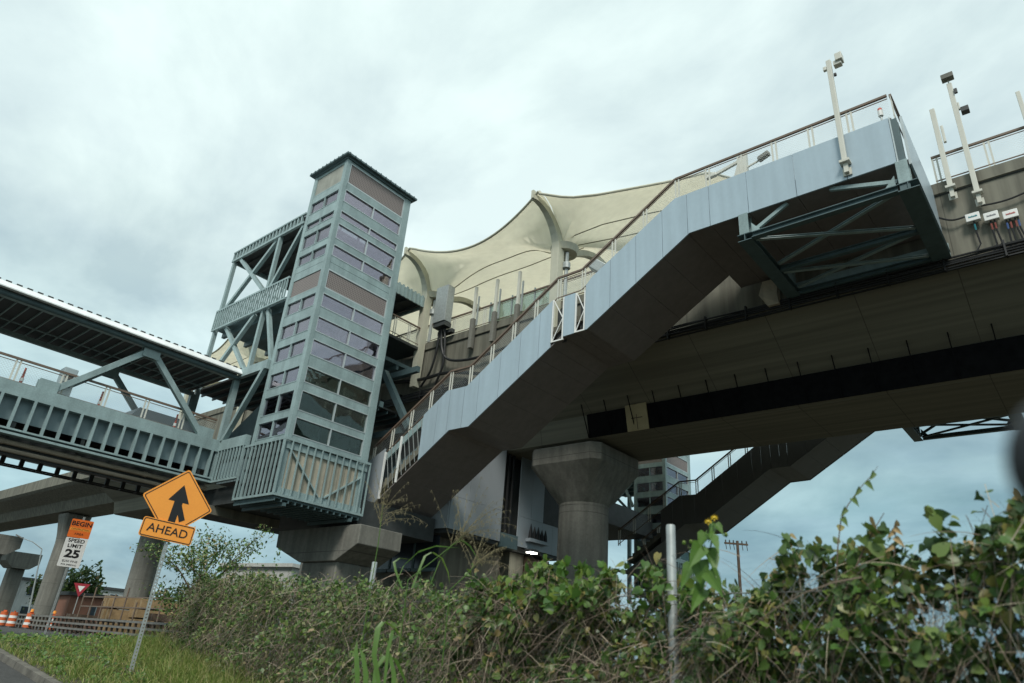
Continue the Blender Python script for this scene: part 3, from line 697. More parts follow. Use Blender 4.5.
# bracket frame under each top landing
def frame(label, yo, yi, near=True):
    s = 1 if yi > yo else -1
    m = 'teal' if near else 'teald'  # far frame's darker teal has the shade built into the colour
    t = thing('landing_frame', label, 'steel frame', (-4.3, yo, 13.9))
    z = 13.93; xa, xb = -6.6, -2.0
    A = lambda x, u: (x, yo+(yi-yo)*u, z+.12)
    for n_, p, q, w_, h_ in (('edge_beam', A(xa+.23, .0), A(xb-.27, .0), .22, .24), ('edge_beam', A(xa+.23, .985), A(xb-.27, .985), .22, .24), ('cross_beam', A(xa, -.02), A(xa, 1.), .44, .26), ('cross_beam', A(xb, -.02), A(xb, 1.), .52, .26)):
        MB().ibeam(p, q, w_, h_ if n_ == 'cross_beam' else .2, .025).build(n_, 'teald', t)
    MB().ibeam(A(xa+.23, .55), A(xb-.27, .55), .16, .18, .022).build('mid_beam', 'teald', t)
    for p, q, dz in ((A(xa+.25, .05), A(xb-.3, .5), 0), (A(xa+.25, .5), A(xb-.3, .05), .1), (A(xa+.25, .6), A(xb-.3, .93), 0), (A(xa+.25, .93), A(xb-.3, .6), .1)):
        p = Vector(p); q = Vector(q); p.z += dz; q.z += dz; MB().ibeam(p, q, .12, .08, .016).build('cross_brace', m, t)
    for x in (xa, xb-.06):
        for u in (.02, .93):
            y = yo+(yi-yo)*u
            MB().ibeam((x, y, z+.25), (x, y, 14.93), .3, .34, .025, up=(0, 1, 0)).build('stub_column', m, t)
    MB().beam((xa+.15, yo+.1*s, z+.3), (xa+1.35, yo+.1*s, 14.9), .09, .12).build('knee_brace', m, t)
    MB().beam((xb-.25, yo+.1*s, z+.45), (xb-2.0, yo+.1*s, 14.88), .09, .12).build('knee_brace', m, t)
    f = MB()
    for x, d in ((xa+.2, 1), (xb-.3, -1)): f.prism([(x, z+.25), (x+.32*d, z+.25), (x, z+.65)], 1, yo+.03*s, yo+.05*s)
    f.build('gusset', m, t)
    # wall plate bearing on the guideway
    MB().box(xa-.2, xb+.25, min(yi, yi+.04*s), max(yi, yi+.04*s), 13.95, 14.5).build('wall_plate', m, t)
    return t
frame('braced teal steel frame bolted under the landing of the silver blue stairway', 18.08, 22.38)
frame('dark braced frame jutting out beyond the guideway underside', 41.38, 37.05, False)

# ------------------------------------------------------------------ guideway
gw = thing('elevated_guideway', 'massive grey concrete rail guideway with dark underside spanning overhead', 'guideway', (-20, 27.5, 11))
XA, XB = -70., 16.
SEC = [(22.45, 16.86), (22.45, 16.45), (22.53, 16.42), (22.53, 13.95), (22.45, 13.9), (22.45, 13.72), (22.62, 13.62), (25.05, 12.05), (25.3, 11.02), (25.45, 10.95), (29.5, 10.95), (29.65, 11.02), (30.1, 12.05), (36.8, 13.62), (36.97, 13.72), (36.97, 16.86), (36.7, 16.86), (36.7, 15.7), (22.72, 15.7), (22.72, 16.86)]
bg_ = MB().prism(SEC, 0, XA, XB).build('box_girder', ['conc', 'concs'], gw)
for p_ in bg_.data.polygons:
    if p_.normal.z < -.2: p_.material_index = 1
b = MB(); b.prism([(22.50, 16.45), (22.527, 16.45), (22.527, 16.40), (22.50, 16.40)], 0, XA, XB); b.build('drip_edge', 'dark', gw)
b = MB()                                    # black netting hung along the web
x = -17.2
while x < XB:
    b.add([(x, 24.98, 12.04), (x+2.45, 24.98, 12.04), (x+2.45, 25.24, 10.99), (x, 25.24, 10.99)], [(0, 1, 2, 3)]); x += 2.45
b.build('black_netting', 'net', gw)
x = -17.2
while x < XB: MB().beam((x, 24.5, 12.42), (x, 25.22, 11.0), .035, .03).build('hanger_strap', 'net', gw); x += 1.225
b = MB(); b.add([(-15.1, 24.93, 12.1), (-14.05, 24.93, 12.1), (-14.05, 25.2, 10.97), (-15.1, 25.2, 10.97)], [(0, 1, 2, 3)])
o = b.build('plywood_hatch', 'plyy', gw); so = o.modifiers.new('s', 'SOLIDIFY'); so.thickness = .05
b = MB(); b.beam((-14.58, 24.91, 12.05), (-14.58, 25.15, 11.0), .03, .03); b.beam((-14.85, 25.02, 11.5), (-14.3, 25.02, 11.5), .03, .03); b.build('batten', 'woodd', o)
railing(gw, [(-31., 22.55, 17.98), (-9., 22.55, 17.98)], h=1.1, spacing=2.2)
railing(gw, [(-1.7, 22.55, 17.98), (XB, 22.55, 17.98)], h=1.1, spacing=1.5)
# bundled cables in a tray on the flank
b = MB()
for i in range(7):
    z = 13.62+i*.055; pts = [(x, 22.36-.03*(i % 2)+.02*math.sin(x*1.3+i), z+.025*math.sin(x*.9+i*2)) for x in np.arange(-34, XB, 1.1)]
    b.tube(pts, .032, 6)
b.box(-34, XB, 22.36, 22.44, 13.52, 13.56)
x = -34
while x < XB: b.box(x, x+.05, 22.27, 22.45, 13.5, 14.05); x += 1.6
tag(b.build('cable_bundle', 'black'), 'bundle of black cables clipped along the foot of the guideway flank', 'cables')
# loops of loose cable on the flank under the canopy
def cable(pts, r, label, m='black'):
    P = [Vector(p) for p in pts]; out = []
    for i in range(len(P)-1):
        p0, p1, p2, p3 = P[max(i-1, 0)], P[i], P[i+1], P[min(i+2, len(P)-1)]
        for k in range(8):
            t = k/8; out.append(.5*((2*p1)+(p2-p0)*t+(2*p0-5*p1+4*p2-p3)*t*t+(3*p1-p0-3*p2+p3)*t**3))
    out.append(P[-1])
    return tag(MB().tube(out, r, 6).build('cable', m, smooth=True), label, 'cable', 'cables along the guideway')
cable([(-24.6, 22.0, 17.2), (-24.5, 22.1, 16.0), (-24.0, 22.2, 15.3), (-22.5, 22.25, 15.0), (-20.5, 22.3, 15.1), (-18.5, 22.3, 15.4)], .07, 'thick black cable looping from the tall metal box along the concrete flank')
cable([(-24.75, 22.0, 17.2), (-24.9, 22.1, 16.0), (-25.3, 22.2, 14.9), (-26, 22.3, 14.2)], .06, 'black cable dropping from the tall metal box towards the elevator tower')
cable([(-24.4, 22.0, 17.2), (-24.3, 22.1, 16.1), (-24.4, 22.2, 15.0), (-24.9, 22.3, 14.1)], .06, 'black cable hanging straight below the tall metal box')
cable([(-28.5, 22.3, 14.9), (-26, 22.25, 14.6), (-24, 22.3, 14.6), (-21.5, 22.3, 14.0)], .09, 'thick black conduit behind the canopy column foot')
# plain guideway running on to the left
pg = thing('plain_guideway', 'pale concrete guideway running on past the station, seen below the footbridge', 'guideway', (-100, 29.5, 11))
S2 = [(25.2, 16.55), (25.2, 15.35), (25.5, 15.1), (27.4, 14.3), (27.9, 13.25), (31.4, 13.25), (31.9, 14.3), (33.9, 15.1), (34.2, 15.35), (34.2, 16.55), (33.95, 16.55), (33.95, 15.5), (25.45, 15.5), (25.45, 16.55)]
MB().prism(S2, 0, -420, XA-.05).build('box_girder', 'conc', pg)
MB().prism([(24.6, 15.0), (25.6, 14.6), (27.5, 13.2), (31.5, 13.2), (33.6, 14.6), (34.4, 15.0), (34.4, 16.5), (24.6, 16.5)], 0, -71.2, XA-.02).build('end_diaphragm', 'conc', pg)

# columns
def column(label, x, y, ztop, r=1.17, hw=2.0, fl=2.6, z0=None, lip=.8, hx=None, cap=True):
    t = thing('viaduct_column', label, 'column', (x, y, z0 if z0 is not None else gz(x)-.3), 'concrete viaduct columns')
    n_ = 32; hx = hx or hw
    def ring(z, rr_, sq, hx_, hy_):
        o = []
        for k_ in range(n_):
            a = 2*math.pi*(k_+.5)/n_; c_, s_ = math.cos(a), math.sin(a)
            ch = 1/max(abs(c_), abs(s_), (abs(c_)+abs(s_))/1.86)
            o.append((x+c_*(rr_*(1-sq)+hx_*ch*sq), y+s_*(rr_*(1-sq)+hy_*ch*sq), z))
        return o
    zs_ = ztop-fl
    MB().loft([ring(t.location.z, r, 0, hx, hw), ring(zs_, r, 0, hx, hw)]).build('shaft', 'concp', t, smooth=True)
    rings = [ring(zs_, r+.015, 0, hx, hw), ring(zs_+.12, r+.015, 0.0, hx, hw)]
    for i in range(1, 7): f = i/6; rings.append(ring(zs_+.12+(fl-.12-lip)*f, r+.015, f, hx, hw))
    rings.append(ring(ztop-.06, r, 1, hx, hw)); rings.append(ring(ztop, r, 1, hx-.05, hw-.05))
    cp_ = MB().loft(rings).build('capital', 'concp', t, smooth=True)
    try: cp_.data.set_sharp_from_angle(angle=R(18))
    except Exception: pass
    for dx in (-.9, .9):
        for dy in (-1.1, 1.1):
            MB().box(x+dx*hx/2-.35, x+dx*hx/2+.35, y+dy*hw/2-.35, y+dy*hw/2+.35, ztop-.01, ztop+.16).build('bearing', 'conc', t)
    return t
column('thick concrete column with flared head under the guideway beside the hedge', -18.6, 27.0, 10.78)
column('concrete column rising behind the AHEAD sign', -67.0, 28.2, 13.0, 1.1, 1.45, 2.6, lip=.2)
column('concrete column rising behind the speed limit sign', -92.8, 29.5, 13.1, 1.1, 1.4, 3.2, lip=.2)
column('concrete column standing behind the slatted elevator pit', -39.6, 27.5, 10.78)
# hammerhead piers of the ramp at the far left
def hammer(label, p, cx, cyy, ztop, ht, sw):
    t = thing('hammerhead_pier', label, 'pier', (p.x, p.y, 1.2), 'hammerhead piers at the left')
    x, y = p.x, p.y
    MB().prism([(y-cyy, ztop), (y-cyy, ztop-ht*.6), (y-sw*1.1, ztop-ht), (y+sw*1.1, ztop-ht), (y+cyy, ztop-ht*.6), (y+cyy, ztop)], 0, x-cx, x+cx).build('cap', 'concp', t)
    MB().box(x-sw*.8, x+sw*.8, y-sw, y+sw, 1.0, ztop-ht+.01).build('stem', 'concp', t, bevel=.15)
    return t
hammer('concrete pier with hammerhead cap cut by the left edge of the picture', far(-10, 560, 115), 1.6, 2.4, 11.4, 2.4, 1.0)
hammer('smaller concrete pier with square cap between the column and the left edge', far(12, 580, 128), 2.0, 2.2, 10.4, 2.2, 1.0)

# pier that carries the tower and the bridge end
pc = thing('bridge_pier', 'broad concrete hammerhead pier under the slatted elevator pit', 'pier', (-24.3, 17.65, 0))
MB().prism([(-27.3, 5.78), (-27.25, 5.1), (-25.35, 4.45), (-22.95, 4.45), (-21.7, 5.05), (-21.7, 5.78)], 1, 16.6, 18.75).build('cap', 'concp', pc, bevel=.03)
MB().box(-25.3, -23.0, 16.75, 18.6, .2, 4.46).build('stem', 'concp', pc, bevel=.06)
b = MB(); b.box(-31.3, -25.2, 13.5, 21.3, 6.25, 6.95); b.box(-25.2, -22.6, 17.1, 21.3, 5.9, 6.9)
b.build('landing_slab', 'dark', pc)
b = MB(); b.box(-27.6, -27.35, 13.3, 16.6, 5.9, 6.24); b.build('edge_beam', 'conc', pc)

# ------------------------------------------------------------------ canopy
cn = thing('platform_canopy', 'cream tensile fabric canopy on curved steel columns over the platform', 'canopy', (-20, 29.7, 16))
CX = [-53.9, -44.7, -35.55, -26.4, -17.25]
def mz(x, y):
    # height of the membrane: over the column lines it follows the curved arms, between them it hangs as a shallow saddle
    t = ((x-CX[-1]) % 9.15)/9.15; u = 9.2-abs(y-29.7); w_ = abs(math.cos(math.pi*t))**3.2
    if u < 1.75: zc_ = 19.98+2.2*math.sqrt(max(0, 1-(u/1.75)**2))
    elif u < 2.6: zc_ = 19.98
    else: zc_ = 19.98+3.3*((u-2.6)/6.6)**.75
    arch = math.sin(math.pi*t); u2_ = max(u-.5*arch, 0)
    zm = 20.95+.12*math.sin(min(u2_, 2)*1.2)+1.9*(u2_/8.7)**1.3
    z0 = (19.98+2.2)*w_+(1-w_)*20.95
    return zc_*w_+(1-w_)*zm+(22.1-1.25*arch**.85-z0)*max(0, 1-u/1.7)
b = MB(); NXX, NYY = 24, 74
xsn = [CX[0]+i*9.15/NXX for i in range(NXX*4+1)]
def edge_in(x): t = ((x-CX[-1]) % 9.15)/9.15; return .5*math.sin(math.pi*t)
for x in xsn:
    for j in range(NYY+1):
        y = 20.5+18.4*j/NYY; yy = y+edge_in(x)*max(0, 1-(y-20.5)/3)
        b.v.append((x, yy, mz(x, y)))
for i in range(len(xsn)-1):
    for j in range(NYY): b.f.append([i*(NYY+1)+j, (i+1)*(NYY+1)+j, (i+1)*(NYY+1)+j+1, i*(NYY+1)+j+1]); b.m.append(0)
# end bay: the free edge sweeps back from the last lip to a peak at the ridge
EX = 9; base = len(b.v)
edge = [(-17.25, 20.5, 21.9), (-15.8, 20.95, 21.32), (-14.65, 21.75, 21.52), (-13.4, 23.1, 22.25), (-12.5, 24.3, 22.95), (-11.85, 25.6, 23.85), (-11.5, 27.0, 24.9), (-11.3, 29.7, 26.2)]
full = edge+[(x, 59.4-y, z) for x, y, z in edge[:-1]][::-1]
NE = 36
far_e = [Vector((-17.25, 20.5+18.4*j/NE, mz(CX[-1], 20.5+18.4*j/NE))) for j in range(NE+1)]
def resamp(P, n_):
    P = [Vector(p) for p in P]; o = []
    for j in range(n_+1):
        q = j/n_*(len(P)-1); i = min(int(q), len(P)-2); o.append(P[i].lerp(P[i+1], q-i))
    return o
full = [tuple(p) for p in resamp(full, NE)]
for j in range(NE+1):
    p0 = far_e[j]; p1 = Vector(full[j])
    for i in range(EX+1):
        t = i/EX; f = t**.55; p = Vector((p0.x+(p1.x-p0.x)*t, p0.y+(p1.y-p0.y)*t, p0.z+(p1.z-p0.z)*f))
        b.v.append(tuple(p))
for j in range(NE):
    for i in range(EX): q = base+j*(EX+1)+i; b.f.append([q, q+1, q+EX+2, q+EX+1]); b.m.append(0)
o = b.build('membrane', 'fabric', cn, smooth=True); so = o.modifiers.new('s', 'SOLIDIFY'); so.thickness = .012
b = MB()
b.tube([(x, 20.5+edge_in(x), mz(x, 20.5)-.02) for x in xsn], .065, 8); b.tube([(p[0], p[1], p[2]-.02) for p in full], .065, 8)
b.build('edge_cable', 'cream', cn)
b = MB()
for yv, dz in ((22.7, .0), (24.4, .0)):
    b.tube([(x, yv+.9*math.sin(math.pi*(((x-CX[-1]) % 9.15)/9.15)), mz(x, yv+.9*math.sin(math.pi*(((x-CX[-1]) % 9.15)/9.15)))-.03) for x in xsn], .028, 5)
b.tube([(-17.25, 22.6, 20.4), (-15.5, 23.4, 21.1), (-13.5, 24.6, 21.7), (-11, 26.2, 22.4)], .028, 5)
b.tube([(-17.25, 23.6, 20.6), (-15.5, 25.2, 21.4), (-13.5, 26.6, 22.1)], .028, 5)
b.build('seam', 'seam', cn)
for x in CX:
    for s in (1, -1):
        Y = lambda y: y if s == 1 else 59.4-y
        c_ = MB()
        for dx in (-.2, .2):
            a = dx*.35
        def bar(pts, w_, h_):
            for p, q in zip(pts, pts[1:]): c_.beam(p, q, w_, h_, up=(1, 0, 0))
        arc = [(x, Y(22.25-1.75*(1-math.cos(t_))), 19.55+2.25*math.sin(t_)) for t_ in [R(0), R(12), R(24), R(36), R(48), R(60), R(72), R(84), R(90)]]
        arc = [(x-.32*i/8, p[1], p[2]) for i, p in enumerate(arc)]
        # tapered box leg, then the curved arm
        c_.loft([[(x-.17, Y(22.02), 14.2), (x+.17, Y(22.02), 14.2), (x+.17, Y(22.38), 14.2), (x-.17, Y(22.38), 14.2)], [(x-.23, Y(21.98), 19.6), (x+.23, Y(21.98), 19.6), (x+.23, Y(22.42), 19.6), (x-.23, Y(22.42), 19.6)]])
        rg = []
        for i, p in enumerate(arc):
            h_ = .24-.012*i; w_ = .22-.015*i; t_ = R(12*i if i < 8 else 90)
            ny, nz = -math.sin(t_+math.pi/2)*0+math.cos(t_), math.sin(t_)
            rg.append([(p[0]-w_, Y(p[1]+0) - (s*h_*ny), p[2]-h_*nz*.0), (p[0]+w_, Y(p[1]) - (s*h_*ny), p[2]), (p[0]+w_, p[1]+s*h_*ny*1, p[2]+h_*nz), (p[0]-w_, p[1]+s*h_*ny, p[2]+h_*nz)])
        rg = []
        for i, p in enumerate(arc):
            t_ = R(min(12*i, 90)); h_ = .23-.013*i; w_ = .22-.014*i
            # normal of the arc in the yz plane
            n_y, n_z = math.cos(t_)*s, math.sin(t_)
            rg.append([(p[0]-w_, p[1]-n_y*h_, p[2]-n_z*h_), (p[0]+w_, p[1]-n_y*h_, p[2]-n_z*h_), (p[0]+w_, p[1]+n_y*h_, p[2]+n_z*h_), (p[0]-w_, p[1]+n_y*h_, p[2]+n_z*h_)])
        c_.loft(rg)
        col_ = c_.build('canopy_column', 'cream', cn)
        k_ = MB(); k_.tube([(x, Y(22.75), 19.62), (x, Y(22.75), 19.95)], [.62, .72], 20); k_.build('column_collar', 'cream', col_)
        k_ = MB(); arm = [(x, Y(22.8+3.6*i/8), 19.6+1.25*math.sin(math.pi*i/8*.62)) for i in range(9)]
        for p, q in zip(arm, arm[1:]): k_.beam(p, q, .3, .3, up=(1, 0, 0))
        k_.build('inner_arm', 'cream', col_)
        k_ = MB(); k_.tube([(x+.32, Y(22.5), 16.9), (x+.32, Y(22.55), 19.5), (x+.05, Y(22.8), 19.7)], .09, 8); k_.tube([(x+.32, Y(22.52), 18.6), (x+.32, Y(22.52), 18.9)], .2, 10)
        k_.build('downpipe', 'galv', col_)
        k_ = MB(); k_.box(arc[-1][0]-.07, arc[-1][0]+.07, arc[-1][1]-.12, arc[-1][1]+.12, arc[-1][2]-.1, arc[-1][2]+.35); k_.build('lip_plate', 'cream', col_)

# platform fittings
mb_ = thing('metal_box', 'tall pale metal box hung on the platform edge beside the canopy column', 'box', (-24.55, 21.9, 17.2))
MB().box(-25.0, -24.1, 21.65, 22.15, 17.4, 19.55).build('housing', 'galv', mb_, bevel=.015)
b = MB(); b.box(-24.98, -24.12, 21.7, 22.2, 17.15, 17.39); b.box(-25.05, -24.0, 22.15, 22.4, 16.9, 17.1); b.build('bracket', 'dark', mb_)
for x, lab in ((-22.6, 'nearest the tall metal box'), (-21.12, 'between its two neighbours on the platform edge'), (-19.63, 'beside the flared canopy column')):
    t = thing('platform_post', 'slender pale post with thick grey sleeve, '+lab, 'post', (x, 22.3, 15.6), 'slender posts on the platform edge')
    MB().box(x-.07, x+.07, 22.23, 22.36, 16.9, 19.2).build('shaft', 'post', t)
    MB().box(x-.11, x+.11, 22.18, 22.4, 15.65, 17.3).build('sleeve', 'concp', t)
    MB().box(x+.18, x+.26, 22.3, 22.36, 16.9, 18.6).build('bracket', 'galv', t)
gsn = thing('glass_windscreen', 'clear glass windscreen panels standing on the platform edge', 'windscreen', (-20, 22.9, 15.7))
for i in range(3): MB().box(-22.4+i*1.5, -21.0+i*1.5, 23.3, 23.33, 17.1, 18.6).build('glass_panel', 'glassC', gsn)
b = MB()
for i in range(4): b.box(-22.46+i*1.5, -22.4+i*1.5, 23.28, 23.36, 15.7, 18.7)
b.build('frame', 'trim', gsn)
pf = MB(); pf.box(-31, -9, 24.2, 24.3, 15.7, 17.1); tag(pf.build('platform_parapet', 'conc'), 'low concrete platform wall half seen behind the slender posts', 'wall')

# loudspeaker or floodlight under the canopy, and camera on a bracket above the landing panels
fl = thing('floodlight', 'grey floodlight on an arm above the sloping stair railing', 'floodlight', (-14.8, 22.2, 16.9))
MB().beam((-15.05, 21.95, 17.95), (-14.45, 22.05, 17.45), .5, .5).build('housing', 'galv', fl, bevel=.05)
MB().box(-14.85, -14.75, 22.1, 22.4, 16.9, 17.5).build('arm', 'dark', fl)
sc_ = thing('security_camera', 'cream stand with twin security cameras behind the landing railing', 'camera', (-6.75, 18.8, 15.67))
MB().loft([[(-7.1, 18.7, 15.67), (-6.6, 18.7, 15.67), (-6.6, 18.9, 15.67), (-7.1, 18.9, 15.67)], [(-7.05, 18.7, 17.1), (-6.6, 18.7, 17.1), (-6.6, 18.9, 17.1), (-7.05, 18.9, 17.1)], [(-6.78, 18.74, 18.05), (-6.58, 18.74, 18.05), (-6.58, 18.86, 18.05), (-6.78, 18.86, 18.05)]]).build('stand', 'post', sc_)
MB().beam((-7.75, 18.8, 17.55), (-6.75, 18.8, 17.75), .09, .1).build('arm', 'post', sc_)
MB().beam((-8.1, 18.75, 17.5), (-7.7, 18.8, 17.56), .15, .15).build('camera_head', 'post', sc_, bevel=.03)
MB().beam((-6.6, 18.8, 17.35), (-6.15, 18.8, 17.45), .05, .05).build('arm', 'post', sc_)
MB().beam((-6.2, 18.78, 17.45), (-5.8, 18.7, 17.52), .18, .18).build('camera_head', 'concp', sc_, bevel=.03)
cc = thing('corner_camera', 'small red topped camera on the outer corner of the landing railing', 'camera', (-2.33, 18.15, 16.53))
MB().tube([(-2.33, 18.15, 16.53), (-2.33, 18.15, 16.95)], .025, 8).build('stem', 'galv', cc)
MB().tube([(-2.33, 18.15, 16.8), (-2.33, 18.15, 17.0)], .07, 10).build('housing', 'white', cc)
MB().tube([(-2.33, 18.15, 17.0), (-2.33, 18.15, 17.08), (-2.33, 18.15, 17.12)], [.07, .06, .02], 10).build('dome', 'redp', cc)

# ------------------------------------------------------------------ tall poles
def pole(label, x, y, z0, z1, w_, heads, lean=0.):
    t = thing('camera_pole' if heads else 'metal_pole', label, 'pole', (x, y, z0), 'tall pale poles along the guideway')
    MB().box(x-w_/2, x+w_/2, y-w_/2, y+w_/2, z0+.3, z1).build('shaft', 'post', t, bevel=.012)
    b = MB(); b.box(x-.06, x+.06, y-.02, y+.12, z0-.05, z0+.3); b.box(x-.14, x+.14, y-.11, y+.14, z0+.28, z0+.36); b.box(x-.12, x+.12, y+.09, y+.13, z0-.1, z0+.15)
    b.build('base_bracket', 'post', t)
    for h in heads:
        b = MB(); b.box(*h[:6]); b.build('camera_head', h[6] if len(h) > 6 else 'post', t, bevel=.015)
    return t
pole('tall pale pole fixed to the stairway landing panels', -3.42, 17.86, 15.1, 19.45, .14, [(-3.28, -3.05, 17.76, 17.96, 19.1, 19.28), (-3.2, -3.0, 17.7, 17.98, 19.22, 19.5), (-3.33, -3.25, 17.82, 17.9, 18.75, 18.85, 'dark'), (-3.6, -3.5, 17.8, 17.9, 19.1, 19.25)])
pole('short plain pale pole at the corner between landing and guideway', -1.33, 22.25, 16.1, 19.7, .15, [(-1.22, -1.14, 22.2, 22.3, 18.2, 18.9)])
pole('tall pale camera pole above the three junction boxes', -.68, 22.25, 15.6, 20.5, .15, [(-.86, -.5, 22.05, 22.3, 20.66, 20.86, 'concp'), (-.70, -.66, 22.2, 22.28, 20.5, 20.66), (-.6, -.5, 22.12, 22.2, 19.95, 20.15, 'dark'), (-.55, -.32, 22.12, 22.36, 19.1, 19.3, 'dark'), (-.6, -.55, 22.2, 22.3, 19.3, 19.6)])
pole('pale pole cut by the right edge of the picture', 1.0, 22.3, 16.1, 19.2, .12, [])
# junction boxes
for i, (x, z, m_, tx, lab) in enumerate(((-.96, 15.12, 'b1', '', 'white junction box with teal marking, closest to the landing'), (-.50, 14.98, 'b2', '', 'white junction box with grey marking between two others'), (-.03, 14.86, 'b3', '', 'white junction box with faint red marking, farthest from the landing'))):
    t = thing('junction_box', lab, 'junction box', (x, 22.35, z), 'junction boxes on the guideway flank')
    MB().box(x-.19, x+.19, 22.26, 22.43, z-.14, z+.14).build('housing', 'white', t, bevel=.015)
    c_ = [(.02, .2, .24), (.2, .2, .22), (.4, .07, .06)][i]
    M['jb%d' % i] = mat('marking_%d' % i, c_, .5)
    b = MB(); xx = x-.11                              # an unreadable line of small print
    for k_ in range(8):
        w_ = [.02, .03, .018, .026, .03, .02, .026, .02][k_]; b.box(xx, xx+w_, 22.252, 22.258, z-.02, z+(.022 if k_ % 3 else .035)); xx += w_+.006
    b.build('marking', 'jb%d' % i, t)
    b = MB()
    for dx in ((-.0,), (-.05, .05), (-.14, -.05, .08, .15))[i]: b.tube([(x+dx, 22.34, z-.14), (x+dx, 22.36, z-.5), (x+dx*1.3+.03, 22.38, z-.95), (x+dx-.12, 22.36, z-1.2)], .026, 6)
    b.build('lead', 'black', t)
    for dx, cc in (((.0, 'jb0'),), ((-.05, 'jred'), (.05, 'jred')), ((-.14, 'jblue'), (-.05, 'jred'), (.08, 'jred'), (.15, 'jblue')))[i]:
        if 'jblue' not in M: M['jblue'] = mat('blue_sleeve', (.05, .10, .26), .5); M['jred'] = mat('red_sleeve', (.26, .07, .055), .5)
        q = MB().tube([(x+dx, 22.345, z-.24), (x+dx, 22.358, z-.45)], .027, 6).build('sleeve', cc, t)
cable([(-.96, 22.4, 15.3), (-1.5, 22.35, 15.25), (-1.95, 22.4, 15.6)], .03, 'thin black cable running from the teal marked junction box to the landing')
cable([(-.68, 22.4, 15.5), (.1, 22.38, 15.45), (1.4, 22.38, 15.75)], .03, 'thin black cable running above the junction boxes')

# canvas sheets and conduit on the flank behind the landing frame
b = MB(); b.loft([[(-7.6, 22.1, 14.75), (-7.05, 22.1, 14.75), (-7.05, 22.4, 14.75), (-7.6, 22.4, 14.75)], [(-7.75, 22.05, 14.2), (-7.15, 22.2, 14.2), (-7.1, 22.4, 14.2), (-7.6, 22.4, 14.2)], [(-7.5, 22.15, 13.75), (-7.1, 22.15, 13.75), (-7.1, 22.4, 13.75), (-7.5, 22.4, 13.75)]])
tag(b.build('canvas_wrap', 'ply'), 'tan canvas wrap tied to the guideway flank behind the steel frame', 'canvas')

# ------------------------------------------------------------------ concourse building under the guideway
cb2 = thing('station_building', 'grey panel clad station building raised under the guideway', 'building', (-24, 26, 0))
xw = -22.
def wall_panels(y0, y1, z0, z1, ny, zs_):
    for i in range(ny):
        for za_, zb_ in zip(zs_, zs_[1:]):
            a = y0+(y1-y0)*i/ny; c_ = y0+(y1-y0)*(i+1)/ny
            MB().box(xw-.06, xw, a+.006, c_-.006, za_+.006, zb_-.006).build('wall_panel', 'panelg', cb2)
wall_panels(21.55, 25.05, 6.52, 12.6, 3, (6.52, 7.97, 12.6)); wall_panels(26.3, 28.3, 6.52, 12.2, 2, (6.52, 7.97, 12.2)); wall_panels(28.3, 30.0, 6.52, 7.97, 2, (6.52, 7.97))
for i in range(3): MB().box(-26.6+i*1.52, -25.1+i*1.52, 21.5, 21.55, 6.53, 8.9).build('wall_panel', 'panelg', cb2)
b = MB(); b.box(-27.5, -23.6, 28.35, 34, 7.95, 12.5); b.box(-27.5, -22.08, 21.6, 25.05, 6.35, 12.5); b.box(-27.5, -22.5, 25.05, 28.3, 6.35, 12.4); b.box(-27.5, -22.08, 28.3, 30.0, 6.35, 7.9)
b.box(-29, -23.4, 34, 42.2, 9.6, 11.0); b.box(-24, -23.6, 33.6, 34, .2, 9)
b.build('core', 'dark', cb2)
b = MB(); b.box(-22.3, -21.9, 25.1, 26.25, 6.3, 6.95); b.build('gutter_box', 'teald', cb2)
b = MB()
for y in (25.3, 25.6, 25.95): b.tube([(-22.25, y, 6.95), (-22.25, y, 12.5)], .07, 8)
b.build('downpipe', 'black', cb2)
b = MB(); b.box(-28, -23.4, 22.2, 33, .2, 6.35); b.box(-23.4, -22.9, 26.9, 28.0, .2, 6.35); b.build('lower_wall', 'conc', cb2)
b = MB(); b.box(-22.9, -22.7, 28.05, 29.9, .2, 6.3); b.build('service_door', 'woodd', cb2)
for i in range(3):
    o = MB().box(-27.5+i*1.6, -27.4+i*1.6, 21.75, 21.85, 4.9, 6.3); o.box(-27.5+i*1.6, -26.0+i*1.6, 21.75, 21.85, 4.75, 4.9)
    w1 = o.build('window_frame', 'teald', cb2)
    MB().box(-27.4+i*1.6, -25.9+i*1.6, 21.8, 21.82, 4.9, 6.3).build('pane', 'win', w1)
wl = thing('wall_lamp', 'lit white wall lamp under the grey panels beside the column', 'lamp', (-21.75, 27.3, 6.3))
b = MB(); b.box(-22.05, -21.6, 27.0, 27.6, 6.36, 6.48); b.build('housing', 'dark', wl)
b = MB(); b.box(-21.98, -21.66, 27.05, 27.26, 6.31, 6.358); b.box(-21.98, -21.66, 27.33, 27.54, 6.31, 6.358); b.build('lens', 'lamp', wl)
pl = bpy.data.objects.new('wall_lamp_light', bpy.data.lights.new('wall_lamp_light', 'AREA')); C.objects.link(pl)
pl.data.energy = 14; pl.data.size = .4; pl.data.color = (1, .98, .85); pl.parent = wl; pl.location = (-.05, 0, -.02)
ws = thing('wall_ornament', 'row of dark pointed spikes on a shelf against the grey panels', 'ornament', (-21.95, 27.6, 7))
b = MB()
for i in range(5): y = 27.1+i*.3; b.tube([(-21.8, y, 7.0), (-21.8, y, 7.3), (-21.8, y, 7.72-.06*(i % 2)-.03*i)], [.12, .09, .008], 8)
b.build('spike', 'blackp', ws)
b = MB(); b.box(-21.98, -21.68, 26.95, 28.5, 6.84, 7.0); b.build('shelf', 'panelg', ws)

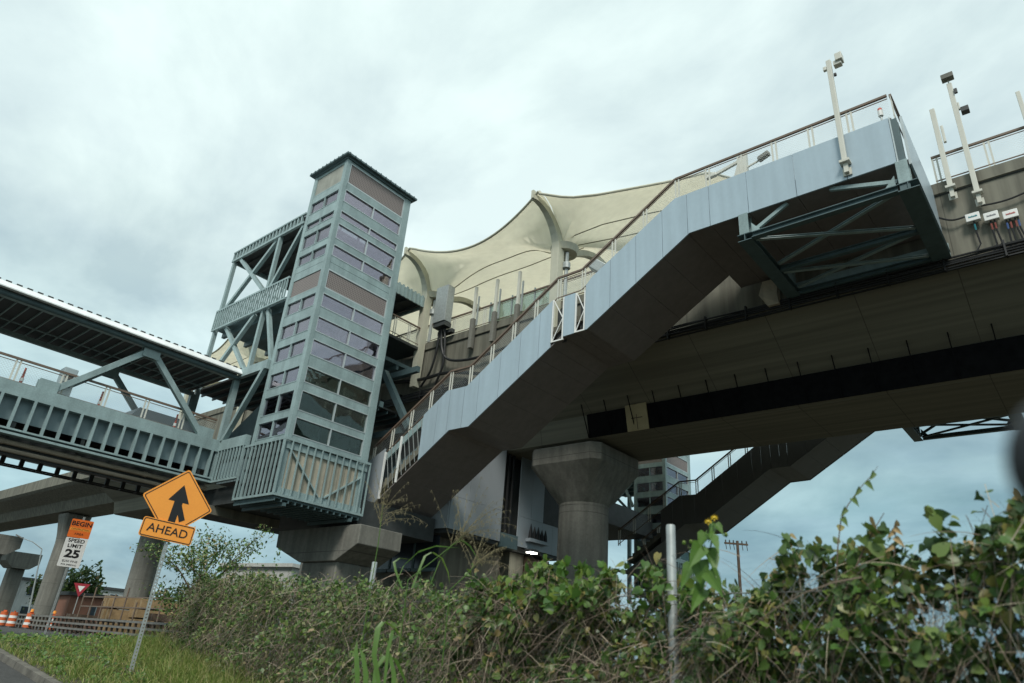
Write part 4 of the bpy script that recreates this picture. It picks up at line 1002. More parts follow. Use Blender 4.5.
# ------------------------------------------------------------------ road signs
def sheet(pts, th, m, name, parent, y=0.):
    return MB().prism(pts, 1, y, y+th).build(name, m, parent, local=True)
def rrect(w_, h_, r_, cx=0, cz=0, n_=5):
    o = []
    for qx, qz, a0 in ((1, 1, 0), (-1, 1, 90), (-1, -1, 180), (1, -1, 270)):
        for i in range(n_+1):
            a = R(a0+90*i/n_); o.append((cx+qx*(w_/2-r_)+r_*math.cos(a), cz+qz*(h_/2-r_)+r_*math.sin(a)))
    return o
def rot45(p): c_ = math.sqrt(.5); return [((x-z)*c_, (x+z)*c_) for x, z in p]
def ring_sheet(po, pi, th, m, name, parent, y):
    n_ = len(po); b = MB(); vs = [(x, y, z) for x, z in po]+[(x, y, z) for x, z in pi]
    vs += [(x, y+th, z) for x, z in po]+[(x, y+th, z) for x, z in pi]
    fs = []
    for i in range(n_): j = (i+1) % n_; fs += [(i, j, n_+j, n_+i), (2*n_+i, 2*n_+j, 3*n_+j, 3*n_+i), (i, j, 2*n_+j, 2*n_+i), (n_+i, n_+j, 3*n_+j, 3*n_+i)]
    return b.add(vs, fs).build(name, m, parent, local=True)
def sign_post(parent, z0, z1, w_=.06):
    """perforated U channel"""
    b = MB(); z = z0
    b.box(-w_/2, -w_/2+.008, .02, .06, z0, z1); b.box(w_/2-.008, w_/2, .02, .06, z0, z1)
    b.box(-w_/2+.008, -.011, .02, .024, z0, z1); b.box(.011, w_/2-.008, .02, .024, z0, z1)
    while z < z1: b.box(-.011, .011, .02, .024, z, min(z+.032, z1)); z += .055
    return b.build('post', 'galv', parent, local=True)
hd = hdir(178.3, 503); base = CAM+hd*14.3; gzb = vz(base.x, base.y)
yaw_s = math.atan2(-base.x, base.y) + R(15)
ms = thing('merge_sign', 'orange diamond merge arrow sign above an AHEAD plaque on a leaning post', 'road sign', (base.x, base.y, gzb-.1), rotz=yaw_s)
ctr = far(178.3, 503, 14.3); hz = ctr.z-ms.location.z
ms.rotation_euler = (0, 0, yaw_s)
faces = []
D_ = rot45(rrect(.915, .915, .05)); Di = rot45(rrect(.865, .865, .035)); Dj = rot45(rrect(.835, .835, .03))
def at(p, dz, dx=0): return [(x+dx, z+dz) for x, z in p]
sheet(at(D_, hz), .006, 'orange', 'sign_face', ms)
ring_sheet(at(Di, hz), at(Dj, hz), .002, 'blackp', 'border', ms, -.003)
arrow = [(-.075, -.42), (-.075, .02), (-.19, .02), (0, .34), (.19, .02), (.075, .02), (.075, -.03), (.21, -.27), (.12, -.33), (.055, -.20), (.055, -.42)]
sheet(at(arrow, hz), .002, 'blackp', 'arrow', ms, -.004)
hz2 = hz-.525
sheet(at(rrect(.93, .34, .045), hz2, -.02), .006, 'orange', 'plaque', ms, -.02)
ring_sheet(at(rrect(.90, .31, .035), hz2, -.02), at(rrect(.872, .282, .025), hz2, -.02), .002, 'blackp', 'border', ms, -.024)
lettering('AHEAD', .205, 'blackp', ms, (-.02, -.024, hz2), sx=1.06, bold=.001)
for o in list(ms.children):      # the two plates hang a little crooked on the straight post
    o.data.transform(Matrix.Translation((0, 0, 0))) if False else None
    piv = Vector((0, 0, hz)); rm = Matrix.Translation(piv) @ Matrix.Rotation(R(3.5), 4, 'Y') @ Matrix.Translation(-piv)
    o.matrix_local = rm @ Matrix.LocRotScale(o.location, o.rotation_euler, o.scale)
sign_post(ms, -.2, hz+.3)
# speed limit assembly
hd = hdir(76, 540); base = CAM+hd*43
yaw_s = math.atan2(-base.x, base.y) + R(8)
sl = thing('speed_limit_sign', 'white SPEED LIMIT 25 sign below an orange BEGIN plate on a thin post', 'road sign', (base.x, base.y, gz(base.x)), rotz=yaw_s)
sl.rotation_euler = (0, R(.5), yaw_s)
K_ = 1.23; sl.scale = (K_, K_, K_)
zc = (far(81, 529, 43).z-sl.location.z)/K_
sheet(at(rrect(.82, .74, .04), zc), .006, 'ored', 'sign_face', sl)
lettering('BEGIN', .25, 'blackp', sl, (0, -.004, zc+.19), sx=1.1, bold=.006)
o = sheet(at(rrect(.78, .10, .005), zc-.03), .001, 'orange', 'faded_strip', sl, -.0025)
lettering('CONSTRUCTION', .088, 'blackp', sl, (0, -.005, zc-.03), sx=1.0)
lettering('AREA', .13, 'blackp', sl, (0, -.004, zc-.22), sx=1.1)
zw = zc-.37-.6
sheet(at(rrect(.82, 1.16, .04), zw), .006, 'white', 'sign_face', sl, -.004)
lettering('SPEED', .2, 'blackp', sl, (0, -.008, zw+.47), sx=1.15, bold=.004); lettering('LIMIT', .2, 'blackp', sl, (0, -.008, zw+.26), sx=1.15, bold=.004)
lettering('25', .43, 'blackp', sl, (0, -.008, zw-.06), sx=1.3, bold=.016)
lettering('$250 FINE', .115, 'blackp', sl, (0, -.008, zw-.35), sx=1.15); lettering('FOR SPEEDING', .085, 'blackp', sl, (0, -.008, zw-.49), sx=1.0)
sign_post(sl, -.3, zc+.5, .075)
# yield sign
hd = hdir(81, 588); base = CAM+hd*62
ys_ = thing('yield_sign', 'small red and white triangular yield sign standing across the road', 'road sign', (base.x, base.y, gz(base.x)), rotz=math.atan2(-base.x, base.y))
zc = far(81, 588, 62).z-ys_.location.z
tri = lambda r_: [(r_*math.sin(R(a)), r_*math.cos(R(a))+zc) for a in (60, 180, 300)]
sheet(tri(.62), .006, 'red', 'sign_face', ys_); sheet(tri(.27), .003, 'white', 'centre_panel', ys_, -.004)
MB().box(-.03, .03, .007, .06, 0, zc+.2).build('post', 'galv', ys_, local=True)

# ------------------------------------------------------------------ traffic drums
d0 = thing('traffic_drum', 'orange and white striped traffic drum', 'traffic drum', (0, 0, 0), 'traffic drums along the kerb')
b = MB(); b.tube([(0, 0, 0), (0, 0, .09)], [.36, .33], 20); b.build('base', 'black', d0, local=True)
zs_ = [.09, .24, .26, .42, .44, .60, .62, .78, .80, .96, 1.0]; rs_ = [.295-.07*z for z in zs_]
b = MB()
for i in range(len(zs_)-1):
    r_ = rs_[i]+(.012 if i % 2 else 0)
    b.tube([(0, 0, zs_[i]), (0, 0, zs_[i+1])], [r_, r_-.004], 20, 1 if i in (2, 6) else 0)
b.build('barrel', ['drum', 'white'], d0, local=True)
b = MB(); b.box(-.12, .12, -.02, .02, 1.0, 1.1); b.build('handle', 'drum', d0, local=True)
lamp_ = MB().tube([(0, 0, 1.1), (0, 0, 1.28)], [.11, .09], 12).build('beacon', 'orange', d0, local=True)
for i, (px, D, lab) in enumerate(((54, 60, 'traffic drum with amber beacon behind the speed limit post'), (31, 61, 'traffic drum with amber beacon between the kerb and the guard rail'), (14, 62, 'traffic drum with broad pale stripe near the street lamp foot'), (4, 64, 'traffic drum half cut by the left edge of the picture'))):
    h = hdir(px, 615)
    p = CAM+h*D; p.z = gz(p.x)
    if i == 0: d0.location = p; d0['label'] = lab
    else:
        c_ = dup(d0, p, lab, rotz=i*1.3)
        if i >= 2:
            for ch in [q for q in c_.children if q.name.startswith('beacon')]: bpy.data.objects.remove(ch)
# ------------------------------------------------------------------ guard rail
def ground_pt(px, py, D): p = CAM+hdir(px, py)*D; p.z = gz(p.x); return p
gr = thing('guard_rail', 'low weathered triple rail barrier behind the traffic drums', 'guard rail', tuple(ground_pt(110, 620, 38)))
A_, B_ = ground_pt(10, 615, 66), ground_pt(200, 640, 36)
b = MB()
for z in (.28, .58, .88): b.beam(A_+Vector((0, 0, z)), B_+Vector((0, 0, z)), .05, .11)
b.build('rail', 'railg', gr)
n_ = 40
for i in range(n_+1):
    p = A_.lerp(B_, i/n_); MB().box(p.x-.05, p.x+.05, p.y+.04, p.y+.14, p.z-.1, p.z+.95).build('post', 'woodd', gr)
# ------------------------------------------------------------------ building-site timber
def timber(label, px, D, w_, h_, dep, m_, rows=4):
    p = ground_pt(px, 615, D); t = thing('timber_stack', label, 'timber stack', tuple(p), 'timber stacks at the building site'); h_ *= .8
    a = math.atan2(-p.x, p.y); t.rotation_euler = (0, 0, a+.25)
    for i in range(rows):
        z = h_*i/rows; b = MB(); n_ = 5
        for k_ in range(n_): b.box(-w_/2+random.uniform(-.15, .15), w_/2+random.uniform(-.15, .15), dep*(k_/n_-.5)+.02, dep*((k_+1)/n_-.5)-.02, z+.08, z+h_/rows-.02)
        b.build('layer', m_, t, local=True)
        for x in (-w_*.35, w_*.35): MB().box(x-.06, x+.06, -dep/2, dep/2, z-.02, z+.08).build('batten', 'woodd', t, local=True)
    return t
timber('pale timber stack on the building site just right of the yield sign', 105, 60, 4.2, 1.5, 2.0, 'woodd', 3)
timber('tall tan timber stack in front of the concrete column', 131, 57, 3.4, 3.1, 2.2, 'wood', 3)
timber('tan timber stack behind the AHEAD sign post', 160, 55, 3.2, 2.9, 2.2, 'wood', 4)
timber('dark low timber stack beside the hedge end', 188, 52, 4.6, 1.9, 2.2, 'woodd', 3)
sf = thing('site_scaffold', 'rusty scaffold rails in front of the timber stacks', 'scaffold', tuple(ground_pt(140, 615, 50)))
A2, B2 = ground_pt(78, 615, 58), ground_pt(215, 615, 44)
for i in range(12):
    p = A2.lerp(B2, i/11); MB().tube([p, p+Vector((0, 0, 2.5+.5*math.sin(i*2.1)))], .05, 6).build('upright', 'rail', sf)
b = MB()
for z in (.9, 1.7, 2.3): b.beam(A2+Vector((0, 0, z)), B2+Vector((0, 0, z+.1)), .06, .07)
b.build('ledger', 'rail', sf)

# ------------------------------------------------------------------ distant buildings, lamp, poles, trees
def building(label, px, D, w_, h_, dep, wall, nwx, nwz, roofm='dark', ww=1.3, wh=1.2, rot=0.3):
    p = ground_pt(px, 600, D); t = thing('building', label, 'building', tuple(p))
    t.rotation_euler = (0, 0, math.atan2(-p.x, p.y)+rot)
    MB().box(-w_/2, w_/2, -dep/2, dep/2, -1, h_).build('wall', wall, t, local=True)
    b = MB(); b.box(-w_/2-.4, w_/2+.4, -dep/2-.4, dep/2+.4, h_, h_+.4); b.build('roof', roofm, t, local=True)
    for i in range(nwx):
        for j in range(nwz):
            x = -w_/2+w_*(i+.5)/nwx; z = h_*(j+.55)/nwz
            f = MB(); f.box(x-ww/2-.1, x+ww/2+.1, -dep/2-.08, -dep/2-.003, z-wh/2-.1, z+wh/2+.1)
            o = f.build('window_frame', 'trim', t, local=True); MB().box(x-ww/2, x+ww/2, -dep/2-.12, -dep/2-.083, z-wh/2, z+wh/2).build('pane', 'win', o, local=True)
    return t
building('white two storey office building left of the concrete column', 62, 150, 16, 6.5, 10, 'stucco', 5, 2, wh=1.5)
building('terracotta shed with flat dark roof right of the yield sign post', 84, 105, 5.5, 3.6, 8, 'brick', 1, 1, ww=.6)
building('low white building with square windows behind the timber stacks', 108, 118, 9, 4.0, 8, 'stucco', 4, 1, rot=.2)
building('long dark roofed shed at the edge of the building site', 190, 120, 26, 3.8, 9, 'stucco', 5, 1, rot=.3)
building('plain white building with small paired windows behind the hedge', 292, 95, 13, 8.3, 12, 'stucco', 4, 3, roofm='stucco', ww=.7, wh=1.3, rot=.75)
lp = ground_pt(32, 608, 80); top = far(42, 549, 80); tip = far(22, 538, 80)
sl2 = thing('street_lamp', 'slim street lamp with long curved arm beside the concrete columns', 'street lamp', tuple(lp))
MB().tube([lp, lp.lerp(top, .5), top], [.09, .07, .05], 8).build('pole', 'galv', sl2)
MB().tube([top, top.lerp(tip, .5)+Vector((0, 0, .15)), tip], [.05, .04, .035], 6).build('arm', 'galv', sl2)
MB().beam(tip, tip+(tip-top).normalized()*.6, .2, .1).build('lamp_head', 'railg', sl2)
def upole(label, px, pyt, D, arms):
    p = ground_pt(px, 600, D); tp = far(px, pyt, D); t = thing('utility_pole', label, 'utility pole', tuple(p))
    MB().tube([(p.x, p.y, p.z-.3), (p.x, p.y, tp.z)], [.17, .12], 8).build('pole', 'woodd', t)
    d = Vector((cy, sy, 0))
    for dz, hl_ in arms:
        c_ = Vector((p.x, p.y, tp.z-dz)); MB().beam(c_-d*hl_, c_+d*hl_*.8, .12, .14).build('crossarm', 'woodd', t)
        for k_ in (-.9, -.6, -.3, .35, .7):
            q = c_+d*hl_*k_; MB().tube([q+Vector((0, 0, .05)), q+Vector((0, 0, .28))], [.07, .05], 6).build('insulator', 'dark', t)
            MB().tube([q+Vector((0, 0, -.05)), q+Vector((.05, 0, -.5))], .03, 5).build('hanging_lead', 'dark', t)
    return t
upole('dark utility pole with crossarms seen above the hedge beneath the far stairway', 741, 541, 62, ((.25, 1.1),))

HEART = [(0, -.40, .0), (.27, -.50, .10), (.50, -.20, .20), (.40, .12, .16), (.19, .40, .06), (0, .62, -.25)]
LANCE = [(0, -.5, 0), (.30, -.28, .10), (.42, .0, .16), (0, .6, -.15)]
def leaf_cloud(cen, nrm, size, asp, curl, big):
    """folded heart shaped or plain leaf per row, as strips either side of the midrib"""
    n_ = len(cen); nrm = nrm/np.linalg.norm(nrm, axis=1, keepdims=True)
    a = rng.normal(size=(n_, 3))*.8; a[:, 2] -= .75
    t = a-(a*nrm).sum(1, keepdims=True)*nrm; t /= np.linalg.norm(t, axis=1, keepdims=True); b = np.cross(nrm, t)
    s = size[:, None]; cv = curl*rng.uniform(.3, 1.7, n_)[:, None]
    P = HEART if big else LANCE; V = []
    for q in (1, -1):
        for x, y, h in P: V.append(cen+t*s*y+b*s*asp*x*q*1.05+nrm*s*cv*h*2.2)
    for y, h in (((-.12, 0), (.16, 0)) if big else ((0, 0),)): V.append(cen+t*s*y)
    m_ = len(P); k_ = 2*m_
    if big: F = [[0, 1, 2, k_], [k_, 2, 3, k_+1], [k_+1, 3, 4, 5], [0, k_, m_+2, m_+1], [k_, k_+1, m_+3, m_+2], [k_+1, 5, m_+4, m_+3]]
    else: F = [[0, 1, 2, k_], [k_, 2, 3, 3], [0, k_, m_+2, m_+1]][:1]+[[0, k_, m_+2, m_+1], [k_, 2, 3, m_+2]]
    return np.stack(V, 1).reshape(-1, 3), np.array(F), len(V)
def leaves_mesh(name, groups, parent=None):
    """groups: (cen, nrm, size, material, aspect, curl)"""
    Vs, Fs, Ms, mats, o = [], [], [], [], 0
    for cen, nrm, size, m_, asp, curl in groups:
        V, F0_, nv_ = leaf_cloud(cen, nrm, size, asp, curl, m_ != 'leafs'); Vs.append(V)
        idx = np.arange(len(cen))[:, None]*nv_+o
        F = np.concatenate([idx+f[None, :] for f in F0_])
        if m_ not in mats: mats.append(m_)
        Fs.append(F); Ms.append(np.full(len(F), mats.index(m_))); o += len(V)
    return np.concatenate(Vs), np.concatenate(Fs), np.concatenate(Ms), mats
def strands(p0, d0, ln, wd, sag, seg=4):
    """thin curved ribbons: start, direction, length, width, droop"""
    n_ = len(p0); d0 = d0/np.linalg.norm(d0, axis=1, keepdims=True)
    side = np.cross(d0, rng.normal(size=(n_, 3))); side /= np.linalg.norm(side, axis=1, keepdims=True)
    V = []
    for i in range(seg+1):
        t = i/seg; p = p0+d0*(ln*t)[:, None]; p = p.copy(); p[:, 2] -= sag*ln*t*t
        wv = (wd*(1-.75*t))[:, None]*side*.5; V += [p-wv, p+wv]
    V = np.stack(V, 1); k_ = 2*(seg+1); idx = np.arange(n_)[:, None]*k_
    F = np.concatenate([idx+np.array([[2*i, 2*i+1, 2*i+3, 2*i+2]]) for i in range(seg)])
    return V.reshape(-1, 3), F
def tree(name, label, p, h, crad, nl, lsize, m_, cat='tree', zc=.65, group=None, sparse=False):
    t = thing(name, label, cat, tuple(p), group); p = Vector(p)
    tips = []; b = MB()
    top = p+Vector((0, 0, h*zc)); b.tube([p, p.lerp(top, .5)+Vector((.1, .05, 0)), top], [.05*h/3, .04*h/3, .02*h/3], 7)
    for i in range(14):
        a = i*2.4; z = h*(.25+.5*i/14); st_ = p+Vector((0, 0, z)); l_ = crad*(.7+.5*random.random())
        e_ = st_+Vector((math.cos(a)*l_, math.sin(a)*l_, l_*(.5+.5*random.random()))); mid = st_.lerp(e_, .5)+Vector((0, 0, .1*l_))
        b.tube([st_, mid, e_], [.022*h/3, .015*h/3, .005*h/3], 5); tips += [mid, e_, st_.lerp(e_, .75)]
        for k_ in range(2):
            e2 = e_+Vector((random.uniform(-1, 1), random.uniform(-1, 1), random.uniform(-.2, 1)))*l_*.5; b.tube([mid, e2], [.01*h/3, .004*h/3], 4); tips += [e2, mid.lerp(e2, .5)]
    b.build('trunk', 'bark', t)
    T = np.array([tuple(q) for q in tips]); k_ = rng.integers(0, len(T), nl)
    cen = T[k_]+rng.normal(size=(nl, 3))*crad*(.13 if sparse else .22)
    V, F, Ms, mats = leaves_mesh('crown', [(cen, rng.normal(size=(nl, 3))+np.array([0, -.2, .8]), rng.uniform(.6, 1.3, nl)*lsize, m_, .6, .2)])
    V = V-np.array(tuple(p)); quads('crown', V, F, mats, Ms, t)
    return t
p = ground_pt(193, 620, 17.5); tree('young_tree', 'young leafy tree with open twiggy crown at the end of the hedge', p, 2.75, .85, 4300, .07, 'leafs', sparse=True)
p = ground_pt(45, 605, 120); tree('round_tree', 'dark round tree in front of the white office building', p, 5.5, 1.9, 1500, .5, 'leafb')
p = ground_pt(76, 605, 110); tree('dark_tree', 'dark bushy tree against the concrete column', p, 6.8, 2.0, 1500, .5, 'leafb')
p = ground_pt(170, 605, 72); tree('bushy_tree', 'bushy tree behind the timber stacks', p, 3.6, 1.5, 1500, .3, 'leafs')

# ------------------------------------------------------------------ chain-link fence and the vines on it
def FP(s, d=0., z=0.): q = F0+U*s+NV*d; return Vector((q.x, q.y, z))
def fg(s): q = FP(s); return vz(q.x, q.y)
cf = thing('chain_link_fence', 'galvanised chain link fence overgrown by vines along the verge', 'fence', tuple(FP(0, 0, fg(0))))
for s, r_, top in ((-6.0, .033, 2.35), (-2.95, .03, 2.2), (0, .034, 2.5), (4.88, .033, 2.5), (8.0, .03, 2.3), (10.9, .03, 2.35), (13.3, .034, 2.4)):
    b = MB(); q = FP(s); b.tube([FP(s, 0, fg(s)-.3), FP(s, 0, top-.01), FP(s, 0, top)], [r_, r_, r_*.9], 20); b.build('post', 'galv', cf, smooth=True)
b = MB(); zt = 2.05
s = -7.5
b.tube([FP(s_, .04, 2.0) for s_ in np.arange(-7, 13.4, 1.5)], .004, 6)
b.build('tension_wire', 'railg', cf)
V, F = [], []
pitch = .075
lo_s, hi_s, zb, ztp = -6.5, 13.3, .5, 2.06
nw = int((hi_s-lo_s+1.7)/pitch)
for sgn in (1, -1):
    for i in range(nw):
        s0 = lo_s-1.7*(sgn > 0)+i*pitch if sgn > 0 else lo_s+i*pitch
        s1 = s0+sgn*(ztp-zb); za_, zb_ = zb, ztp
        if sgn < 0: s0, s1 = s0, s0-(ztp-zb)
        if min(s0, s1) < lo_s or max(s0, s1) > hi_s: continue
        a_, c_ = FP(s0, .045+.004*sgn, za_), FP(s1, .045+.004*sgn, zb_); o_ = len(V)
        w_ = U*.0014
        n2_ = NV*.0022
        V += [tuple(a_-w_), tuple(a_+w_), tuple(c_+w_), tuple(c_-w_)]; F.append([o_, o_+1, o_+2, o_+3])
quads('wire_mesh', np.array(V)-np.array(tuple(cf.location)), F, ['galv'], None, cf)

VT = [(-5.5, 2.25), (-2.27, 2.24), (-2.0, 2.2), (-1.7, 2.2), (-1.5, 2.16), (-1.31, 2.21), (-1.11, 2.14), (-.97, 2.08), (-.6, 2.02), (-.2, 2.02), (.17, 2.1), (.59, 2.19), (.94, 2.08), (1.33, 2.17), (1.92, 2.17), (2.4, 2.1), (3.0, 2.12), (4.0, 2.2), (5.8, 2.23), (7, 2.34), (8.3, 2.42), (10, 2.57), (11.6, 2.49), (12.8, 2.62), (13.8, 2.68), (14.4, 2.66)]
def vt(s):          # top of the vines along the fence
    return lerp(VT, s)-.02+(.05 if s < -.6 else 0)+.06*math.sin(s*5.3+1)+.045*math.sin(s*11.3)+.03*math.sin(s*23)
def scatter(n_, s0, s1, dmin, dmax, zlo, top_extra=.0, holes=0.):
    s = rng.uniform(s0, s1, n_); u = rng.uniform(0, 1, n_)**.8
    zt_ = np.array([vt(x) for x in s]); zl = np.maximum(zlo, np.array([fg(x) for x in s])); z = zl+(zt_-zl)*u+rng.normal(0, .05, n_)+top_extra
    d = rng.uniform(dmin, dmax, n_)*(1-.6*u**2)
    d = d+.15*np.sin(s*3.7+1.7*np.sin(z*4.1))*np.cos(z*5.3-s*1.9)+.06*np.sin(s*9.1+z*7.7)
    if holes:
        f = np.sin(s*6.1+1.3*np.sin(z*5))*np.cos(z*7.3+s*2.2)+.5*np.sin(s*13.7+z*9.1)
        k_ = f > holes; s, z, d = s[k_], z[k_], d[k_]
    k_ = ~((np.abs(s+.861*d) < .085) & (d > -.04) & (rng.uniform(size=len(s)) < .93))      # the thick post shows through
    s, z, d = s[k_], z[k_], d[k_]
    q = np.array(tuple(F0))+np.outer(s, tuple(U))+np.outer(d, tuple(NV)); q[:, 2] = z
    return q
nvv = np.array(tuple(NV))
def nr(n_, k_=.9): return nvv*.75+np.array([0, 0, .55])+rng.normal(size=(n_, 3))*k_
G = []
for n_, s0, s1, dm, dM, zl, sz0, sz1, m_, asp, holes in (
    (26000, 2.2, 13.5, -.12, .38, .7, .025, .058, 'leafs', .75, -.6), (3000, 2.2, 13.5, .0, .46, .7, .05, .085, 'leafs', .8, 0), (7000, 2.2, 13.6, -.35, -.05, .6, .04, .08, 'leafs', .8, 0),
    (9500, -.9, 2.6, -.15, .36, .9, .03, .075, 'leafb', .8, -.75), (3000, -.7, 2.6, -.4, -.1, .9, .05, .09, 'leafb', .8, -.6),
    (700, -.4, 2.4, .05, .42, 1.9, .05, .085, 'leafg', .85, -.2),
    (17500, -5.5, -.7, -.17, .24, .9, .028, .072, 'leafb', .9, -1.08), (600, -5.5, -.7, .0, .28, 1.6, .04, .075, 'leafg', .9, -.3),
    (1900, 2.2, 13.5, .1, .44, 1.0, .03, .06, 'leafg', .7, .0)):
    c_ = scatter(n_, s0, s1, dm, dM, zl, holes=holes); k_ = len(c_)
    G.append((c_, nr(k_), rng.uniform(sz0, sz1, k_), m_, asp, .22))
# sprigs standing up above the hedge line
def sprig(s, h, n_, sz, m_, lean=0.):
    t = rng.uniform(.1, 1, n_); b0 = FP(s, .1, vt(s)-.1); q = np.array(tuple(b0))+np.outer(t*h, (lean*U.x, lean*U.y, 1))+rng.normal(size=(n_, 3))*.025
    G.append((q, rng.normal(size=(n_, 3))+nvv*.6, rng.uniform(.7, 1.2, n_)*sz, m_, .8, .2))
for s, h, n_, sz, m_ in ((12.6, .35, 22, .06, 'leafg'), (11.6, .45, 26, .06, 'leafg'), (11.0, .6, 30, .06, 'leafs'), (8.3, .5, 24, .05, 'leafs'), (1.1, .28, 26, .08, 'leafg'), (.85, .3, 24, .085, 'leafg'), (1.35, .2, 16, .07, 'leafg'), (.55, .2, 18, .07, 'leafg'), (2.0, .18, 14, .05, 'leafg'), (2.5, .22, 16, .05, 'leafg'), (3.2, .2, 18, .05, 'leafs'), (5.6, .2, 18, .06, 'leafs'), (-1.55, .22, 12, .09, 'leafb'), (-1.9, .3, 16, .09, 'leafb'), (-2.3, .25, 14, .1, 'leafb'), (-1.2, .2, 10, .09, 'leafb')):
    sprig(s, h, n_, sz, m_)
V, F, Ms, mats = leaves_mesh('vines', G)
# dry stems
SV, SF = [], []; o_ = len(V)
for n_, s0, s1, dm, dM, zl, l0, l1, wd in ((12500, 2.2, 13.6, -.08, .43, .6, .12, .45, .0046), (5500, -.9, 2.6, -.1, .40, .9, .12, .45, .0045), (4200, -5.5, -.9, -.1, .26, 1.0, .12, .45, .004), (260, -5, 13.4, -.05, .25, 2.2, .15, .4, .005), (420, -5, 13.5, -.05, .34, .8, .4, 1.0, .008)):
    c_ = scatter(n_, s0, s1, dm, dM, zl); k_ = len(c_)
    d = rng.normal(size=(k_, 3))*.75+np.outer(rng.choice([-1, 1], k_)*.25, tuple(U)); d[:, 2] = rng.normal(-.45, .75, k_)
    if l1 > .6: d[:, 2] = -np.abs(d[:, 2])
    v, f = strands(c_, d, rng.uniform(l0, l1, k_), rng.uniform(.6, 1.4, k_)*wd, .25)
    SV.append(v); SF.append(f+o_); o_ += len(v)
V = np.concatenate([V]+SV); fs = np.concatenate(SF); F = np.concatenate([F, fs]); mats.append('twig'); Ms = np.concatenate([Ms, np.full(len(fs), len(mats)-1)])
tag(quads('climbing_vines', V, F, mats, Ms), 'tangled green and dry brown vines smothering the chain link fence', 'vines', kind='stuff')

# ------------------------------------------------------------------ grass on the bank
def grass_field():
    n_ = 52000
    x = -rng.uniform(3.5**.5, 24.5**.5, n_)**2; u = rng.uniform(0, 1, n_)
    y0 = 3.87-.058*x+.06; y1 = 4.73-.234*(x+2.47)+.15; y1 = np.where(x < -15.4, y1+.3*(-x-15.4), y1); y = y0+(y1-y0)*u
    z = np.array([vz(a, b_) for a, b_ in zip(x, y)])-.01
    h = rng.uniform(.09, .34, n_)*(1+.9*np.clip((x+16)/6, 0, 1)*u)*(1-.75*np.clip((-x-14)/7, 0, 1))
    clump = .75+.5*(np.sin(x*3.1+y*2.3)*np.cos(y*4.7-x*1.9)); h *= clump
    g_ = np.sin(x*1.7+1.3*np.sin(y*2.9))*np.cos(y*3.3+x*.8)+.4*np.sin(x*7.1+y*5.3); k_ = (g_ > -.35) | (rng.uniform(size=n_) < .35)
    x, y, z, h = x[k_], y[k_], z[k_], h[k_]; n_ = len(x)
    d = rng.normal(size=(n_, 3))*.38; d[:, 2] = 1
    v, f = strands(np.stack([x, y, z], 1), d, h, rng.uniform(.007, .014, n_)*(1+.03*(-x)), rng.uniform(.1, .5, n_), 3)
    return v, f
v, f = grass_field()
tag(quads('grass', v, f, ['grass']), 'green and straw coloured grass on the bank between kerb and hedge', 'grass', kind='stuff')
WD = []
for i in range(330):
    x_ = -random.uniform(8, 22); y_ = random.uniform(ky(x_)+.2, fy(x_)+.1); n_ = random.randint(6, 14)
    c_ = np.array([x_, y_, vz(x_, y_)+.06])+rng.normal(size=(n_, 3))*np.array([.07, .07, .05]); c_[:, 2] = np.maximum(c_[:, 2], vz(x_, y_)+.02)
    WD.append(c_)
WD = np.concatenate(WD); V, F, Ms, mats = leaves_mesh('weeds', [(WD, rng.normal(size=(len(WD), 3))*.5+np.array([.3, -.3, .9]), rng.uniform(.03, .085, len(WD)), 'leafg', .7, .2)])
tag(quads('weeds', V, F, mats, Ms), 'low broad leaved weeds scattered through the grass bank', 'weeds', kind='stuff')
# tall straw tufts by the hedge end
c_ = []
n_ = 5200; s = rng.uniform(6.5, 14.5, n_); d = rng.uniform(.2, 1.15, n_)
q = np.array(tuple(F0))+np.outer(s, tuple(U))+np.outer(d, tuple(NV)); q[:, 2] = [vz(a, b_) for a, b_ in zip(q[:, 0], q[:, 1])]
dd = rng.normal(size=(n_, 3))*.3; dd[:, 2] = 1
v, f = strands(q, dd, rng.uniform(.3, .75, n_)*(1-.35*d), rng.uniform(.006, .012, n_), rng.uniform(.2, .6, n_), 4)
tag(quads('tall_grass', v, f, ['grass']), 'taller straw tinted grass crowding the foot of the hedge', 'grass', kind='stuff')

